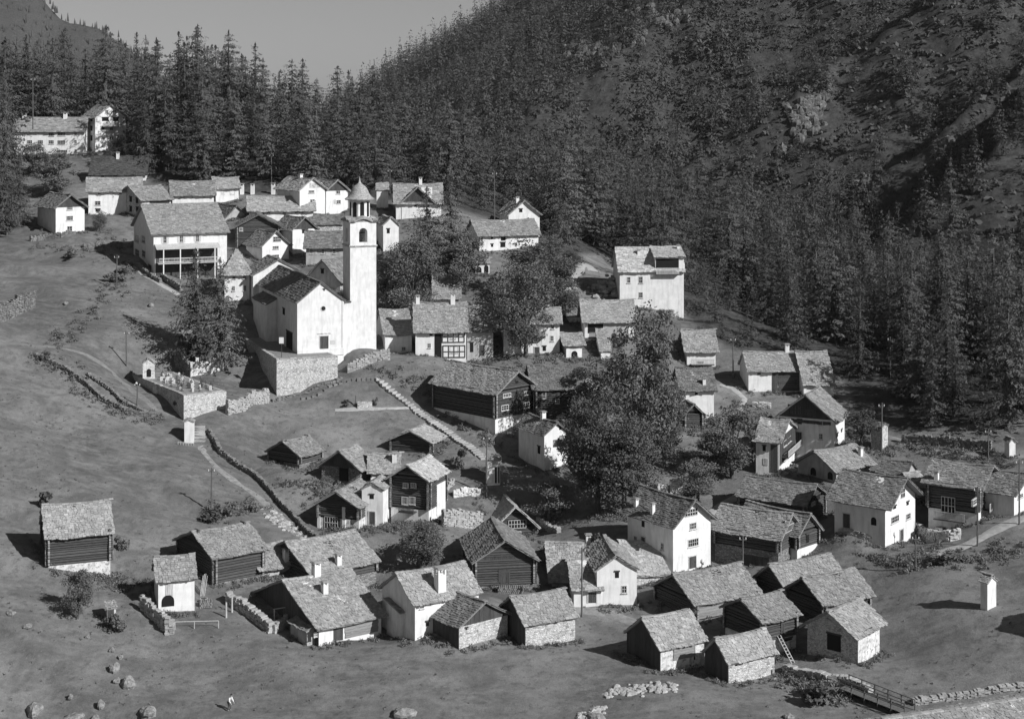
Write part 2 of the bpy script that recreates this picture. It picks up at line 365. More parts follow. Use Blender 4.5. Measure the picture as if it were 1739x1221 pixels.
def make_roof(d, name='roof'):
    L, W, h = d['L'], d['W'], d['h']; eo, go, st = d['eo'], d['go'], d['step']; m = MB(); sd = R.randint(1, 90)
    kw = dict(step=st, sag=d['sag'])
    rt = d['rt']
    if rt == 'shedL':
        p = math.radians(d['pitch'] or 20); slope(m, (-eo, W+go, h-eo*math.tan(p)+.1), (0, -1, 0), (1, 0, 0), W+2*go, L+2*eo, p, seed=sd, **kw)
    elif rt == 'shedR':
        p = math.radians(d['pitch'] or 20); slope(m, (-go, -eo, h-eo*math.tan(p)+.1), (1, 0, 0), (0, 1, 0), L+2*go, W+2*eo, p, seed=sd, **kw)
    elif rt == 'hip':
        p = math.atan2(d['rise'], W/2); e = eo; z = h-e*math.tan(p)+.1; run = W/2+e; hp = d['hip']+e; p2 = math.atan2(run*math.tan(p), hp)
        hp = min(hp, L/2+e-.05)
        slope(m, (-e, -e, z), (1, 0, 0), (0, 1, 0), L+2*e, run, p, shr0=hp, shr1=hp, seed=sd, **kw)
        slope(m, (L+e, W+e, z), (-1, 0, 0), (0, -1, 0), L+2*e, run, p, shr0=hp, shr1=hp, seed=sd+1, **kw)
        slope(m, (-e, W+e, z), (0, -1, 0), (1, 0, 0), W+2*e, hp, p2, shr0=run, shr1=run, seed=sd+2, **kw)
        slope(m, (L+e, -e, z), (0, 1, 0), (-1, 0, 0), W+2*e, hp, p2, shr0=run, shr1=run, seed=sd+3, **kw)
    elif d['r'] == 'R':
        p = math.atan2(d['rise'], W/2); z = h-eo*math.tan(p)+.1
        slope(m, (-go, -eo, z), (1, 0, 0), (0, 1, 0), L+2*go, W/2+eo, p, seed=sd, **kw)
        slope(m, (L+go, W+eo, z), (-1, 0, 0), (0, -1, 0), L+2*go, W/2+eo, p, seed=sd+1, **kw)
        zr = h+d['rise']+.12; s = -go
        while s < L+go-.2:
            w = R.uniform(.5, .9); tt = (s+go)/(L+2*go); q = zr-d['sag']*4*tt*(1-tt); m.hexa([(s, W/2-.24+ju(.05), q-.02), (s+w, W/2-.24+ju(.05), q), (s+w, W/2+.24, q), (s, W/2+.24, q), (s, W/2-.22, q+.10+ju(.03)), (s+w, W/2-.22, q+.08+ju(.03)), (s+w, W/2+.22, q+.1), (s, W/2+.22, q+.1)]); s += w+.02
    else:
        p = math.atan2(d['rise'], L/2); z = h-eo*math.tan(p)+.1
        slope(m, (-eo, W+go, z), (0, -1, 0), (1, 0, 0), W+2*go, L/2+eo, p, seed=sd, **kw)
        slope(m, (L+eo, -go, z), (0, 1, 0), (-1, 0, 0), W+2*go, L/2+eo, p, seed=sd+1, **kw)
        zr = h+d['rise']+.12; s = -go
        while s < W+go-.2:
            w = R.uniform(.5, .9); tt = (s+go)/(W+2*go); q = zr-d['sag']*4*tt*(1-tt); m.hexa([(L/2-.24, s, q), (L/2+.24, s, q), (L/2+.24, s+w, q), (L/2-.24, s+w, q), (L/2-.22, s, q+.09+ju(.03)), (L/2+.22, s, q+.09), (L/2+.22, s+w, q+.09), (L/2-.22, s+w, q+.08+ju(.03))]); s += w+.02
    return m
def roof_z(d, x, y):
    if d['rt'] == 'shedL': return d['h']+x*math.tan(math.radians(d['pitch'] or 20))
    if d['rt'] == 'shedR': return d['h']+y*math.tan(math.radians(d['pitch'] or 20))
    if d['r'] == 'R': return d['h']+min(y, d['W']-y)*d['rise']/(d['W']/2)
    return d['h']+min(x, d['L']-x)*d['rise']/(d['L']/2)
def prism_wall(d, z0, gable=True, inset=0.0):
    L, W, h, rise = d['L'], d['W'], d['h'], d['rise']; m = MB(); i = inset
    if d['rt'] == 'shedL': pr = [(i, z0), (L-i, z0), (L-i, h+L*math.tan(math.radians(d['pitch'] or 20))), (i, h)]; m.extrude(pr, lambda p: (p[0], i, p[1]), lambda p: (p[0], W-i, p[1]))
    elif d['rt'] == 'shedR': pr = [(i, z0), (W-i, z0), (W-i, h+W*math.tan(math.radians(d['pitch'] or 20))), (i, h)]; m.extrude(pr, lambda p: (i, p[0], p[1]), lambda p: (L-i, p[0], p[1]))
    elif d['rt'] == 'hip' or not gable: m.box(i, L-i, i, W-i, z0, h)
    elif d['r'] == 'L': pr = [(i, z0), (L-i, z0), (L-i, h), (L/2, h+rise-.03), (i, h)]; m.extrude(pr, lambda p: (p[0], i, p[1]), lambda p: (p[0], W-i, p[1]))
    else: pr = [(i, z0), (W-i, z0), (W-i, h), (W/2, h+rise-.03), (i, h)]; m.extrude(pr, lambda p: (i, p[0], p[1]), lambda p: (L-i, p[0], p[1]))
    return m
def log_walls(d, z0):
    L, W, h, rise = d['L'], d['W'], d['h'], d['rise']; m = MB(); ends = MB(); top = h+(rise if d['rt'] == 'gable' else 0)
    def beam(a0, a1, fixed, ax, z, hh, t=.16):
        pr = [(-t*.75, z), (t*.35, z+.01), (t, z+hh*.3), (t, z+hh*.7), (t*.35, z+hh-.01), (-t*.75, z+hh)]
        j0, j1 = a0-R.uniform(0, .08), a1+R.uniform(0, .08); o = ju(.045)
        if ax == 'x-': m.extrude(pr, lambda p: (j1, -p[0]+o, p[1]), lambda p: (j0, -p[0]+o, p[1]))
        if ax == 'x+': m.extrude(pr, lambda p: (j0, W+p[0]+o, p[1]), lambda p: (j1, W+p[0]+o, p[1]))
        if ax == 'y-': m.extrude(pr, lambda p: (-p[0]+o, j0, p[1]), lambda p: (-p[0]+o, j1, p[1]))
        if ax == 'y+': m.extrude(pr, lambda p: (L+p[0]+o, j1, p[1]), lambda p: (L+p[0]+o, j0, p[1]))
    z = z0; k = 0
    while z < top-.12:
        hh = R.uniform(.20, .36)
        if z+hh <= h+.06:
            e = .32
            for ax, n in (('x-', L), ('x+', L)): beam(-e, n+e, 0, ax, z, hh)
            for ax, n in (('y-', W), ('y+', W)): beam(-e, n+e, 0, ax, z+hh*.5, hh)
            for cx_, cy_ in ((0, 0), (L, 0), (0, W), (L, W)):
                ex = -.34 if cx_ == 0 else .34; ey = -.34 if cy_ == 0 else .34
                ends.box(cx_+ex-.06, cx_+ex+.06, cy_-.11, cy_+.11, z+.03, z+hh-.03); ends.box(cx_-.11, cx_+.11, cy_+ey-.06, cy_+ey+.06, z+hh*.5+.03, z+hh*1.5-.03)
        elif z > h and d['rt'] == 'gable':
            f = (z+hh-h)/rise
            if d['r'] == 'L':
                for ax in ('x-', 'x+'): beam(L/2*f, L-L/2*f, 0, ax, z, hh)
            else:
                for ax in ('y-', 'y+'): beam(W/2*f, W-W/2*f, 0, ax, z, hh)
        z += hh; k += 1
    return m, ends
def opening(kind, root, mw, face, s0, s1, z0, z1, dp, extra=None):
    if kind == 'w':
        m = MB(); fw = min(.09, (s1-s0)*.16); o = dp+.05
        fbox(m, face, s0, s0+fw, -.02, o, z0, z1); fbox(m, face, s1-fw, s1, -.02, o, z0, z1)
        fbox(m, face, s0+fw, s1-fw, -.02, o, z0, z0+fw); fbox(m, face, s0+fw, s1-fw, -.02, o, z1-fw, z1)
        nb = max(1, int((s1-s0)/.6)); nb = extra or min(nb, 4)
        for k in range(1, nb+1):
            c = s0+(s1-s0)*k/(nb+1); fbox(m, face, c-.025, c+.025, -.02, o-.015, z0+fw, z1-fw)
        c = z0+(z1-z0)*.5; fbox(m, face, s0+fw, s1-fw, -.02, o-.025, c-.02, c+.02)
        f = m.build('window', 'painted_frame', root, mw); g = MB(); fbox(g, face, s0+fw*.5, s1-fw*.5, -.02, dp+.012, z0+fw*.5, z1-fw*.5)
        g.build('pane', 'window_glass', f); s = MB(); fbox(s, face, s0-.06, s1+.06, 0, dp+.12, z0-.07, z0-.003); s.build('sill', 'rubble_stone', f)
    elif kind == 'd':
        m = MB(); n = max(2, int((s1-s0)/.22))
        for k in range(n): a = s0+(s1-s0)*k/n; fbox(m, face, a+.008, a+(s1-s0)/n-.008, -.02, dp+.03+ju(.008), z0, z1)
        f = m.build('door', 'board_wood', root, mw); fr = MB()
        fbox(fr, face, s0-.12, s0-.002, -.02, dp+.07, z0, z1+.12); fbox(fr, face, s1+.002, s1+.12, -.02, dp+.07, z0, z1+.12); fbox(fr, face, s0-.002, s1+.002, -.02, dp+.072, z1+.002, z1+.12)
        fr.build('door_frame', 'painted_frame' if dp < .1 else 'log_wood', f)
        hm = MB(); fbox(hm, face, s1-.2, s1-.14, dp+.03, dp+.09, (z0+z1)/2-.06, (z0+z1)/2+.06); hm.build('handle', 'iron', f)
    elif kind == 'o':
        m = MB(); fbox(m, face, s0, s1, -.02, dp+.015, z0, z1); f = m.build('opening', 'dark_interior', root, mw)
        fr = MB(); fbox(fr, face, s0-.1, s1+.1, -.02, dp+.09, z1+.002, z1+.16); fr.build('lintel', 'board_wood', f)
    elif kind == 'a':                                  # arched opening
        m = MB(); r_ = (s1-s0)/2; c = (s0+s1)/2; pr = [(s0, z0), (s1, z0)]+[(c+r_*math.cos(t), z1-r_+r_*math.sin(t)) for t in [math.pi*k/8 for k in range(9)]]
        m.extrude(pr, lambda p: pos(face, p[0], -.02, p[1]), lambda p: pos(face, p[0], dp+.015, p[1])); m.build('archway', 'dark_interior', root, mw)
    elif kind == 'c':                                  # round window
        m = MB(); r_ = (s1-s0)/2; c = (s0+s1)/2; zc = (z0+z1)/2; pr = [(c+r_*math.cos(t), zc+r_*math.sin(t)) for t in [math.pi*k/8 for k in range(16)]]
        m.extrude(pr, lambda p: pos(face, p[0], -.02, p[1]), lambda p: pos(face, p[0], dp+.015, p[1])); f = m.build('round_window', 'window_glass', root, mw)
        fr = MB()
        for k in range(16):
            t0, t1 = math.pi*k/8, math.pi*(k+1)/8
            pr = [(c+q*math.cos(t), zc+q*math.sin(t)) for q, t in ((r_, t0), (r_*1.25, t0), (r_*1.25, t1), (r_, t1))]
            fr.extrude(pr, lambda p: pos(face, p[0], -.02, p[1]), lambda p: pos(face, p[0], dp+.06, p[1]))
        fr.build('surround', 'painted_frame', f)
    elif kind == 'p':
        m = MB()
        if extra in ('board_wood', 'pale_wood'):
            n = max(3, int(abs(s1-s0)/.2))
            for k in range(n): a = s0+(s1-s0)*k/n; fbox(m, face, a+.006, a+(s1-s0)/n-.006, 0, dp+.05+ju(.012), z0+ju(.05), z1)
        elif extra in ('log_wood', 'pale_log'):
            n = max(2, int((z1-z0)/.27))
            for k in range(n): a = z0+(z1-z0)*k/n; fbox(m, face, s0+ju(.06), s1+ju(.06), 0, dp+.08+ju(.03), a+.012, a+(z1-z0)/n-.012)
        else: fbox(m, face, s0, s1, 0, dp+.04, z0, z1)
        m.build({'board_wood': 'boarding', 'pale_wood': 'boarding', 'log_wood': 'log_panel', 'pale_log': 'log_panel', 'dark_interior': 'recess_shade'}.get(extra, 'wall_panel'), extra, root, mw)  # dark_interior panels are flat sheets painted as the shade of a hollow
    elif kind == 's':                                  # a pair of shutters beside a window
        w = (s1-s0)*.5
        opening('w', root, mw, face, s0, s1, z0, z1, dp)
        for a, e in ((s0-w-.03, s0-.03), (s1+.03, s1+w+.03)):
            m = MB(); n = 6
            fbox(m, face, a, e, 0, dp+.03, z0, z1)
            for k in range(n): q = z0+(z1-z0)*k/n; fbox(m, face, a+.03, e-.03, dp+.031, dp+.05, q+.02, q+(z1-z0)/n-.02)
            m.build('shutter', extra or 'painted_frame', root, mw)
    elif kind == 'f':                                  # timber frame with pale infill
        m = MB(); fbox(m, face, s0, s1, 0, dp+.05, z0, z1); q = m.build('infill', 'white_plaster', root, mw); t = MB(); nn = max(3, int((s1-s0)/.75))
        for k in range(nn+1): a = s0+(s1-s0-.14)*k/nn; fbox(t, face, a, a+.14, dp, dp+.11, z0, z1)
        for zz in (z0, z0+(z1-z0)*.45, z1-.14): fbox(t, face, s0, s1, dp, dp+.125, zz, zz+.14)
        t.build('timber', 'board_wood', q)
    elif kind == 'b':                                  # balcony
        m = MB(); q = dp+1.0; fbox(m, face, s0, s1, 0, q, z0-.12, z0); f = m.build('balcony', 'board_wood', root, mw); t = MB(); hh = max(.85, min(1.1, z1-z0))
        fbox(t, face, s0, s1, q-.06, q, z0+hh-.1, z0+hh); fbox(t, face, s0, s1, q-.05, q-.01, z0+.1, z0+.18); n = max(4, int((s1-s0)/.16))
        for k in range(n): a = s0+(s1-s0)*k/n; fbox(t, face, a, a+.09, q-.045, q-.015, z0, z0+hh-.1)
        t.build('railing', extra or 'pale_wood', f)
    elif kind == 'x':                                  # lattice in a gable or loft
        m = MB(); n = max(3, int((s1-s0)/.35))
        fbox(m, face, s0, s1, 0, dp+.01, z0, z1); q = m.build('loft_opening', 'dark_interior', root, mw); t = MB()
        for k in range(n+1): a = s0+(s1-s0)*k/n; fbox(t, face, a-.035, a+.035, dp, dp+.06, z0, z1)
        for k in range(3): a = z0+(z1-z0)*k/2; fbox(t, face, s0, s1, dp, dp+.075, a-.04, a+.04)
        t.build('lattice', 'pale_wood', q)
def chimney(d, roofo, fr, px, py, hpx, w=.62):
    f, o, r3 = facemap(d, fr); q = r3@Vector(((px-CX)/F, 1, -(py-HY)/F)); best = None
    for t in np.arange(d['c'].y-3, d['c'].y+25, .1):
        p = o+q*t; 
        if p.z <= roof_z(d, p.x, p.y)+.1: best = p; Yb = t; break
    if best is None: best = Vector((d['L']/2, d['W']/2, d['h']+d['rise'])); Yb = d['c'].y
    x, y = min(max(best.x, .4), d['L']-.4), min(max(best.y, .4), d['W']-.4); z = roof_z(d, x, y); H = hpx/F*Yb; a = w/2
    m = MB(); m.box(x-a, x+a, y-a, y+a, z-.6, z+H*.72)
    for sx in (-1, 1):
        for sy in (-1, 1): m.box(x+sx*a-.09*(sx+1), x+sx*a+.09*(1-sx), y+sy*a-.09*(sy+1), y+sy*a+.09*(1-sy), z+H*.72, z+H-.08)
    m.box(x-a*.6, x+a*.6, y-a*.6, y+a*.6, z+H*.72, z+H*.76)
    ch = m.build('chimney', 'white_plaster', roofo)
    c = MB(); c.box(x-a-.13, x+a+.13, y-a-.13, y+a+.13, z+H-.08, z+H); c.box(x-a-.02, x+a+.04, y-a, y+a, z+H+.003, z+H+.06); c.build('cap', 'stone_slab', ch)
LOGGY = ('log_wood', 'pale_log')
def build_spec(d):
    c = d['c']; th = math.radians(d['th']); L, W, h = d['L'], d['W'], d['h']
    fr = Matrix.Translation(c)@Matrix.Rotation(th, 4, 'Z'); zn = d['zone']
    ce = fr@Vector((L/2, W/2, 0))
    if d['of']:
        root = BY[d['of']]['root']; mw = BY[d['of']]['rm'].inverted()@fr
    else:
        root = empty(d['name'], ce, th, d['label'], d['cat'], d['group']); rm = Matrix.Translation(ce)@Matrix.Rotation(th, 4, 'Z'); d['rm'] = rm; mw = rm.inverted()@fr
    d['root'] = root; d['fr'] = fr
    zs = d['zb']
    if d['lo']:
        zs = (zp(zn, *d['C'])[1]-zp(zn, 0, d['split'])[1])/F*c.y
        m = MB(); m.box(-.06, L+.06, -.06, W+.06, d['zb'], zs); m.build('plinth', d['lo'], root, mw)
    up = d['up']; dp = .0
    if up in LOGGY:
        prism_wall(d, zs, inset=.08).build('light_block_core', 'dark_interior', root, mw)  # unseen dark core added to block light between the logs
        m, e = log_walls(d, zs); k0 = len(m.f); m.add(e.v, e.f); w = m.build('log_wall', up, root, mw); w.data.materials.append(MAT['log_ends']); w.data.polygons.foreach_set('material_index', [0]*k0+[1]*len(e.f)); dp = .17
    else: prism_wall(d, zs-(.0 if not d['lo'] else -.0)).build('wall', up, root, mw)
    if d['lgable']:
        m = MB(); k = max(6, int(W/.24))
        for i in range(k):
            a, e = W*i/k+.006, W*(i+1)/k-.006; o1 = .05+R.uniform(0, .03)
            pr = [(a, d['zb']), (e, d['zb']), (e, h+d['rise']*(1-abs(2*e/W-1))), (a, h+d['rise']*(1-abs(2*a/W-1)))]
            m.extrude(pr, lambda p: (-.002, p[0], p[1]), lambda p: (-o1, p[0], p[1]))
        m.build('shade_boarded_end', d['lgable'], root, mw)  # dark boards whose colour also stands in for shade on the left end
    if d['gab'] and d['rt'] == 'gable':
        n = L if d['r'] == 'L' else W
        for far in (0, 1):
            m = MB(); k = max(6, int(n/.24))
            for i in range(k):
                a, e = n*i/k+.006, n*(i+1)/k-.006
                za = h+d['rise']*(1-abs(2*a/n-1)); ze = h+d['rise']*(1-abs(2*e/n-1)); o0, o1 = .0, .06+R.uniform(0, .03)
                q0, q1 = ((-o1, o0) if not far else ((W if d['r'] == 'L' else L)+o0, (W if d['r'] == 'L' else L)+o1))
                pr = [(a, h-.1), (e, h-.1), (e, ze), (a, za)]
                if d['r'] == 'L': m.extrude(pr, lambda p: (p[0], q0, p[1]), lambda p: (p[0], q1, p[1]))
                else: m.extrude(pr, lambda p: (q1, p[0], p[1]), lambda p: (q0, p[0], p[1]))
            m.build('gable', d['gab'], root, mw)
    ro = make_roof(d).build('roof', d['roof'], root, mw)
    for q in d['chim']:
        px, py = zp(zn, q[0], q[1]); s_ = ZONES[zn][2]; chimney(d, ro, fr, px, py, q[2]/s_, *(q[3:] or ()))
    f, _, _ = facemap(d, fr); s_ = ZONES[zn][2]
    for it in d['items']:
        kind, face, x, y, w, hh = it[:6]; ex = it[6] if len(it) > 6 else None
        px, py = zp(zn, x, y); a, z = f(face, px-w/2/s_, py); e, _ = f(face, px+w/2/s_, py); hz = hh/s_/F*c.y; 
        if a > e: a, e = e, a
        q = dp if z > zs or not d['lo'] else .07
        opening(kind, root, mw, face, a, e, z-hz/2, z+hz/2, q, ex)
    return root
# ------------------------------------------------------------------ the village, building by building
HS, BN = 'house', 'barn'
# --- front row and foreground
b('f1','Zm','log_barn',BN,'long dark log barn on a sloping white plinth, alone on the left meadow', (360,580),345,B=(812,655),A=(None,None),W=6.8,th=21,ap=122,up='log_wood',lo='worn_plaster',split=572,items=[('o','r',580,365,18,30)])
b('f2','Zm','small_cottage',HS,'small white cottage with an arched alcove beside the low garden wall', (1172,905),672,B=(1440,905),W=4.4,th=18,ap=505,up='white_plaster',items=[('a','r',1243,832,95,85),('p','r',1254,735,58,105,'pale_wood'),('o','r',1255,694,50,24)],eo=.35,go=.3)
b('f3','Zn','log_barn',BN,'dark log barn with a wide pale stone roof behind the small alcove cottage', (300,612),388,B=(662,545),A=(20,None),th=37,ap=208,up='log_wood',lo='dark_rubble',split=596,go=.7)
b('f4','Zn','small_cottage',HS,'low stone roofed cottage half hidden behind the dark log barn, white chimney at its corner', (655,555),478,B=(885,470),W=6.2,th=34,pitch=31,up='grey_plaster',chim=[(925,405,95)])
b('f5','Zn','cottage',HS,'dark timber cottage with one chimney in mid roof, directly behind the big two-chimney house', (1045,640),512,B=(1545,640),A=(690,None),th=36,ap=415,up='log_wood',lo='dark_rubble',split=600,chim=[(1262,455,85)])
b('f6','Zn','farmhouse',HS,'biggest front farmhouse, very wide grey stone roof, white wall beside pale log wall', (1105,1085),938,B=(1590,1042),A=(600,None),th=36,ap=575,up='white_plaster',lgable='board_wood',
  items=[('p','r',1435,950,260,150,'pale_log'),('p','r',1255,985,75,130,'board_wood'),('w','r',1078,995,26,36)],chim=[(1150,665,90),(752,585,105,.8)])
b('f6b','Zn','annex',HS,'', (1013,1085),968,B=(1118,1083),A=(885,1035),th=36,rt='shedL',pitch=16,of='f6',up='grey_plaster',eo=.25,go=.25,items=[('w','r',1078,1000,26,36)],ctrl=False)
b('f8','Zo','cottage',HS,'white cottage with a tall broad chimney, left of the boarded-gable stone barn', (345,1070),835,B=(785,800),A=(120,None),th=33,ap=625,up='white_plaster',items=[('w','r',392,855,34,36),('o','r',430,975,22,30)],chim=[(518,735,155,1.0)],eo=.35,go=.4)
b('f8b','Zo','lean_to',HS,'', (245,1020),900,B=(285,1020),W=3.2,th=33,rt='shedR',pitch=12,of='f8',up='white_plaster',eo=.2,go=.2,L=2.2,ctrl=False)
b('f9','Zo','stone_barn',BN,'rubble stone barn with a boarded gable and mossy left roof, in the front row', (650,1150),988,B=(985,1130),A=(455,1055),th=39,r='L',ap=820,up='rubble_stone',gab='board_wood',roof='mossy_slab',eo=.35,go=.45,items=[('p','l',555,1010,190,170,'board_wood'),('o','r',700,1010,14,12)])  # dark boards on the left wall also carry its shade as colour
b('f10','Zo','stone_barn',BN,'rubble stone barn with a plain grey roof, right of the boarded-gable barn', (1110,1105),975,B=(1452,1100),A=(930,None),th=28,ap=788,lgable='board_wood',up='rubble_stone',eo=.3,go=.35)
b('f11','Zo','timber_chalet',BN,'dark timber chalet on stone stilts with a tall boarded gable, centre of the village', (765,735),530,B=(1165,735),W=9.5,th=9,r='L',ap=393,up='log_wood',gab='board_wood',roof='mossy_slab',eo=.6,go=.8,lo='dark_rubble',split=712,items=[('p','r',960,640,80,90,'board_wood'),('d','r',965,655,50,80)])
b('f12','Zo','timber_house',HS,'tall timber house with a latticed gable and a white corner post, behind the stilted chalet', (890,520),300,B=(1175,500),W=7,th=12,r='L',ap=150,up='log_wood',lo='grey_plaster',split=470,roof='pale_slab',eo=.5,go=.9,items=[('x','r',1050,285,120,55),('p','r',1168,410,18,190,'white_plaster'),('w','r',1060,352,36,40)],chim=[(1098,165,60,.45)],Y=212)
b('f13a','Zp','cottage',HS,'white gabled cottage with two dark square windows, behind the lone utility pole', (545,675),440,B=(820,692),W=8.5,th=6,r='L',ap=343,up='white_plaster',roof='stone_slab',eo=.3,go=.25,items=[('o','r',683,472,28,42),('w','r',733,572,40,55),('c','r',678,358,14,14)])
b('f13b','Zp','long_house',HS,'long low house with a broad stone roof, left of the white two-window cottage', (235,600),505,B=(800,560),W=8.6,th=5,ap=250,up='white_plaster',chim=[(460,235,55)],eo=.5,go=.45,Y=196)
b('f13c','Zp','annex',HS,'', (385,690),572,B=(575,688),W=4.6,th=4,rt='shedR',pitch=24,of='f13b',up='white_plaster',eo=.4,go=.3,items=[('d','r',512,615,55,100),('o','r',440,580,28,20)],ctrl=False)
b('f13d','Zp','stone_shed',BN,'low shed with a bright stone slab roof, beside the tall white house', (800,540),478,B=(1040,470),W=7.0,th=10,rt='shedR',pitch=17,up='rubble_stone',roof='pale_slab',eo=.3,go=.2)
b('f14','Zk','tall_house',HS,'tall white house with latticed gable, dark roof and two slim chimneys, lower centre', (535,845),480,B=(812,795),A=(200,590),th=37,r='L',ap=300,up='white_plaster',roof='mossy_slab',eo=.55,go=.7,gab=None,
  items=[('x','r',668,400,90,50),('w','r',681,496,52,52,3),('w','r',683,622,80,60,4),('d','r',677,765,52,88),('o','l',314,470,22,50),('w','l',258,590,24,60),('d','l',315,612,28,90),('w','l',456,638,24,54)],chim=[(384,400,80,.45),(262,350,65,.45)])
b('f15','Zk','log_barn',BN,'log barn with a large pale stone roof, standing right below the tall white house', (705,1195),1055,B=(1150,1100),A=(415,None),th=30,ap=848,up='log_wood',lo='dark_rubble',split=1190,go=.6,items=[('p','r',800,1120,210,120,'pale_log')])
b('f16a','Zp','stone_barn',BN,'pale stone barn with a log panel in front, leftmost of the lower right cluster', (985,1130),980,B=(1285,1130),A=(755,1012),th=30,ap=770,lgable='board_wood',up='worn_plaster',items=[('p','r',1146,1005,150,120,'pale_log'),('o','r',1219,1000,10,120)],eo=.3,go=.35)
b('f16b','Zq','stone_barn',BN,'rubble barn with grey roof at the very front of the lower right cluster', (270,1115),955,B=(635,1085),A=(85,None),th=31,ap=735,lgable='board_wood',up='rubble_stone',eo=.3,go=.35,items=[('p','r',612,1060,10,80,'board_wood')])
b('f16c','Zq','log_barn',BN,'log barn with a ladder leaning on its white plinth, lower right cluster', (545,900),625,B=(800,900),A=(250,None),th=33,ap=455,up='log_wood',lo='worn_plaster',split=800,go=.6,items=[('d','r',690,710,14,120),('o','r',740,785,60,16)])
b('f16d','Zq','log_barn',BN,'log barn with a bright speckled roof at the back of the lower right cluster', (735,500),360,B=(1170,430),A=(505,None),th=31,ap=180,up='log_wood',go=.6)
b('f16e','Zq','log_barn',BN,'log barn with a broad roof above the open fronted stone hut, lower right cluster', (1035,640),482,B=(1385,600),A=(745,None),th=31,ap=285,up='log_wood',go=.7)
b('f16f','Zq','stone_hut',BN,'stone hut with a deep overhanging gable and open dark bay, rightmost of the lower cluster', (1300,965),742,B=(1473,918),A=(897,868),th=50,ap=545,up='rubble_stone',items=[('o','l',1110,790,110,130),('p','r',1385,885,172,190,'worn_plaster'),('o','r',1378,770,58,100),('p','l',1028,770,12,140,'pale_wood')],go=1.1,eo=.4)
b('f17a','Zk','log_barn',BN,'long log barn with stone base and open loft gable, right of the tall white house', (1310,790),572,B=(1455,725),A=(850,None),th=57,r='L',ap=400,up='log_wood',lo='dark_rubble',split=690,go=.7,items=[('x','r',1385,500,70,90),('p','l',1150,735,200,80,'board_wood')])
b('f17b','Zk','log_barn',BN,'short log barn with a white plinth, joined to the long log barn', (1450,725),545,B=(1598,690),W=8.5,th=45,r='L',ap=398,up='log_wood',lo='white_plaster',split=665,go=.6,items=[('o','r',1520,585,20,60)])
b('f17c','Zk','log_barn',BN,'upper log barn with a long low roof, above the two joined barns', (1505,470),325,B=(1645,430),A=(1030,None),th=57,r='L',ap=188,up='log_wood',roof='mossy_slab',go=.5,items=[('o','r',1590,290,40,40),('w','r',1560,330,26,26)])
b('f18','Zj','tall_house',HS,'white house with a deep curved gable overhang, left of the dark galleried chalet', (450,1095),785,B=(672,1030),A=(75,900),th=52,r='L',ap=572,up='white_plaster',roof='mossy_slab',eo=.5,go=1.0,
  items=[('w','r',522,892,60,52,4),('w','r',620,865,34,46),('d','r',570,1002,24,84),('o','r',520,797,22,20),('o','r',616,767,18,24),('x','r',580,690,30,70),('d','l',165,885,50,105),('a','l',365,890,40,60)])
b('f19','Zj','timber_chalet',HS,'big dark timber chalet with open galleries on a white base, beside the lane at right', (1130,900),645,B=(1280,880),A=(775,None),th=58,r='L',ap=520,up='log_wood',lo='white_plaster',split=838,roof='stone_slab',go=.9,items=[('b','l',940,830,230,60),('x','l',920,770,100,130),('w','r',1150,660,24,34),('p','r',1215,700,40,100,'pale_wood'),('w','r',1105,760,34,44),('b','r',1210,790,110,60)],chim=[(825,600,70,.5)])
b('f20','Zj','house',HS,'white walled house cut by the right edge of the picture', (1405,845),690,B=(1600,800),th=48,r='L',ap=545,W=6.5,up='white_plaster',roof='mossy_slab',items=[('w','r',1450,715,40,34)])
b('f21a','Zi','stone_house',HS,'grey plastered house with an arched window, below the timber-gabled white house', (1222,1175),1075,B=(1480,1120),A=(930,1095),th=38,ap=930,up='grey_plaster',go=.8,items=[('a','l',1045,1082,42,60),('a','l',1175,1115,40,60)],chim=[(1408,965,70,.5)])
b('f21b','Zj','shed',BN,'small dark roofed shed behind the white house with the curved gable', (600,610),552,B=(672,600),A=(395,None),th=60,r='L',ap=455,up='grey_plaster',roof='mossy_slab',eo=.3,go=.3)
b('f21d','Zj','ruined_hut',BN,'narrow ruined stone hut in the field beside the forest edge, upper right', (420,380),205,B=(470,345),A=(345,330),th=50,r='L',ap=180,up='rubble_stone',roof='mossy_slab',eo=.1,go=.1)
b('f22','Zi','tall_house',HS,'white house with a dark timber gable holding pale panels, upper right of village', (1210,890),690,B=(1285,877),A=(780,865),th=65,ap=498,up='white_plaster',roof='stone_slab',go=1.1,eo=.6,gab='board_wood',
  items=[('f','l',905,610,110,80),('f','l',1015,635,60,50),('p','l',980,688,400,26,'board_wood'),('o','l',875,702,36,30),('o','l',940,705,34,34),('w','l',1102,716,32,34),('w','l',1103,817,32,46),('d','l',934,828,44,92),('o','r',1229,815,12,26),('o','r',1262,680,10,26),('o','r',1262,780,10,20)])
b('f23a','Zi','house',HS,'low white and timber house with a log bay, left half of the top right pair', (548,475),308,B=(966,490),W=6.5,th=4,ap=170,up='white_plaster',go=.25,items=[('p','r',750,395,45,160,'board_wood'),('p','r',868,395,185,150,'log_wood'),('o','r',628,330,26,28),('o','r',910,408,16,36)],chim=[(843,165,58)],eo=.5)
b('f23b','Zi','house',HS,'house with a tall plain stone roof, right half of the top right pair', (972,520),408,B=(1203,520),W=9.5,th=4,ap=167,up='white_plaster',go=.2,items=[('o','r',1095,425,26,20)],eo=.5)
b('f24a','Zi','house',HS,'white house with a balcony under a wide roof, beside the forest above the big trees', (75,290),158,B=(295,292),W=7.5,th=2,ap=0,up='white_plaster',items=[('b','r',190,245,180,34),('o','r',180,265,40,30)],Y=262)
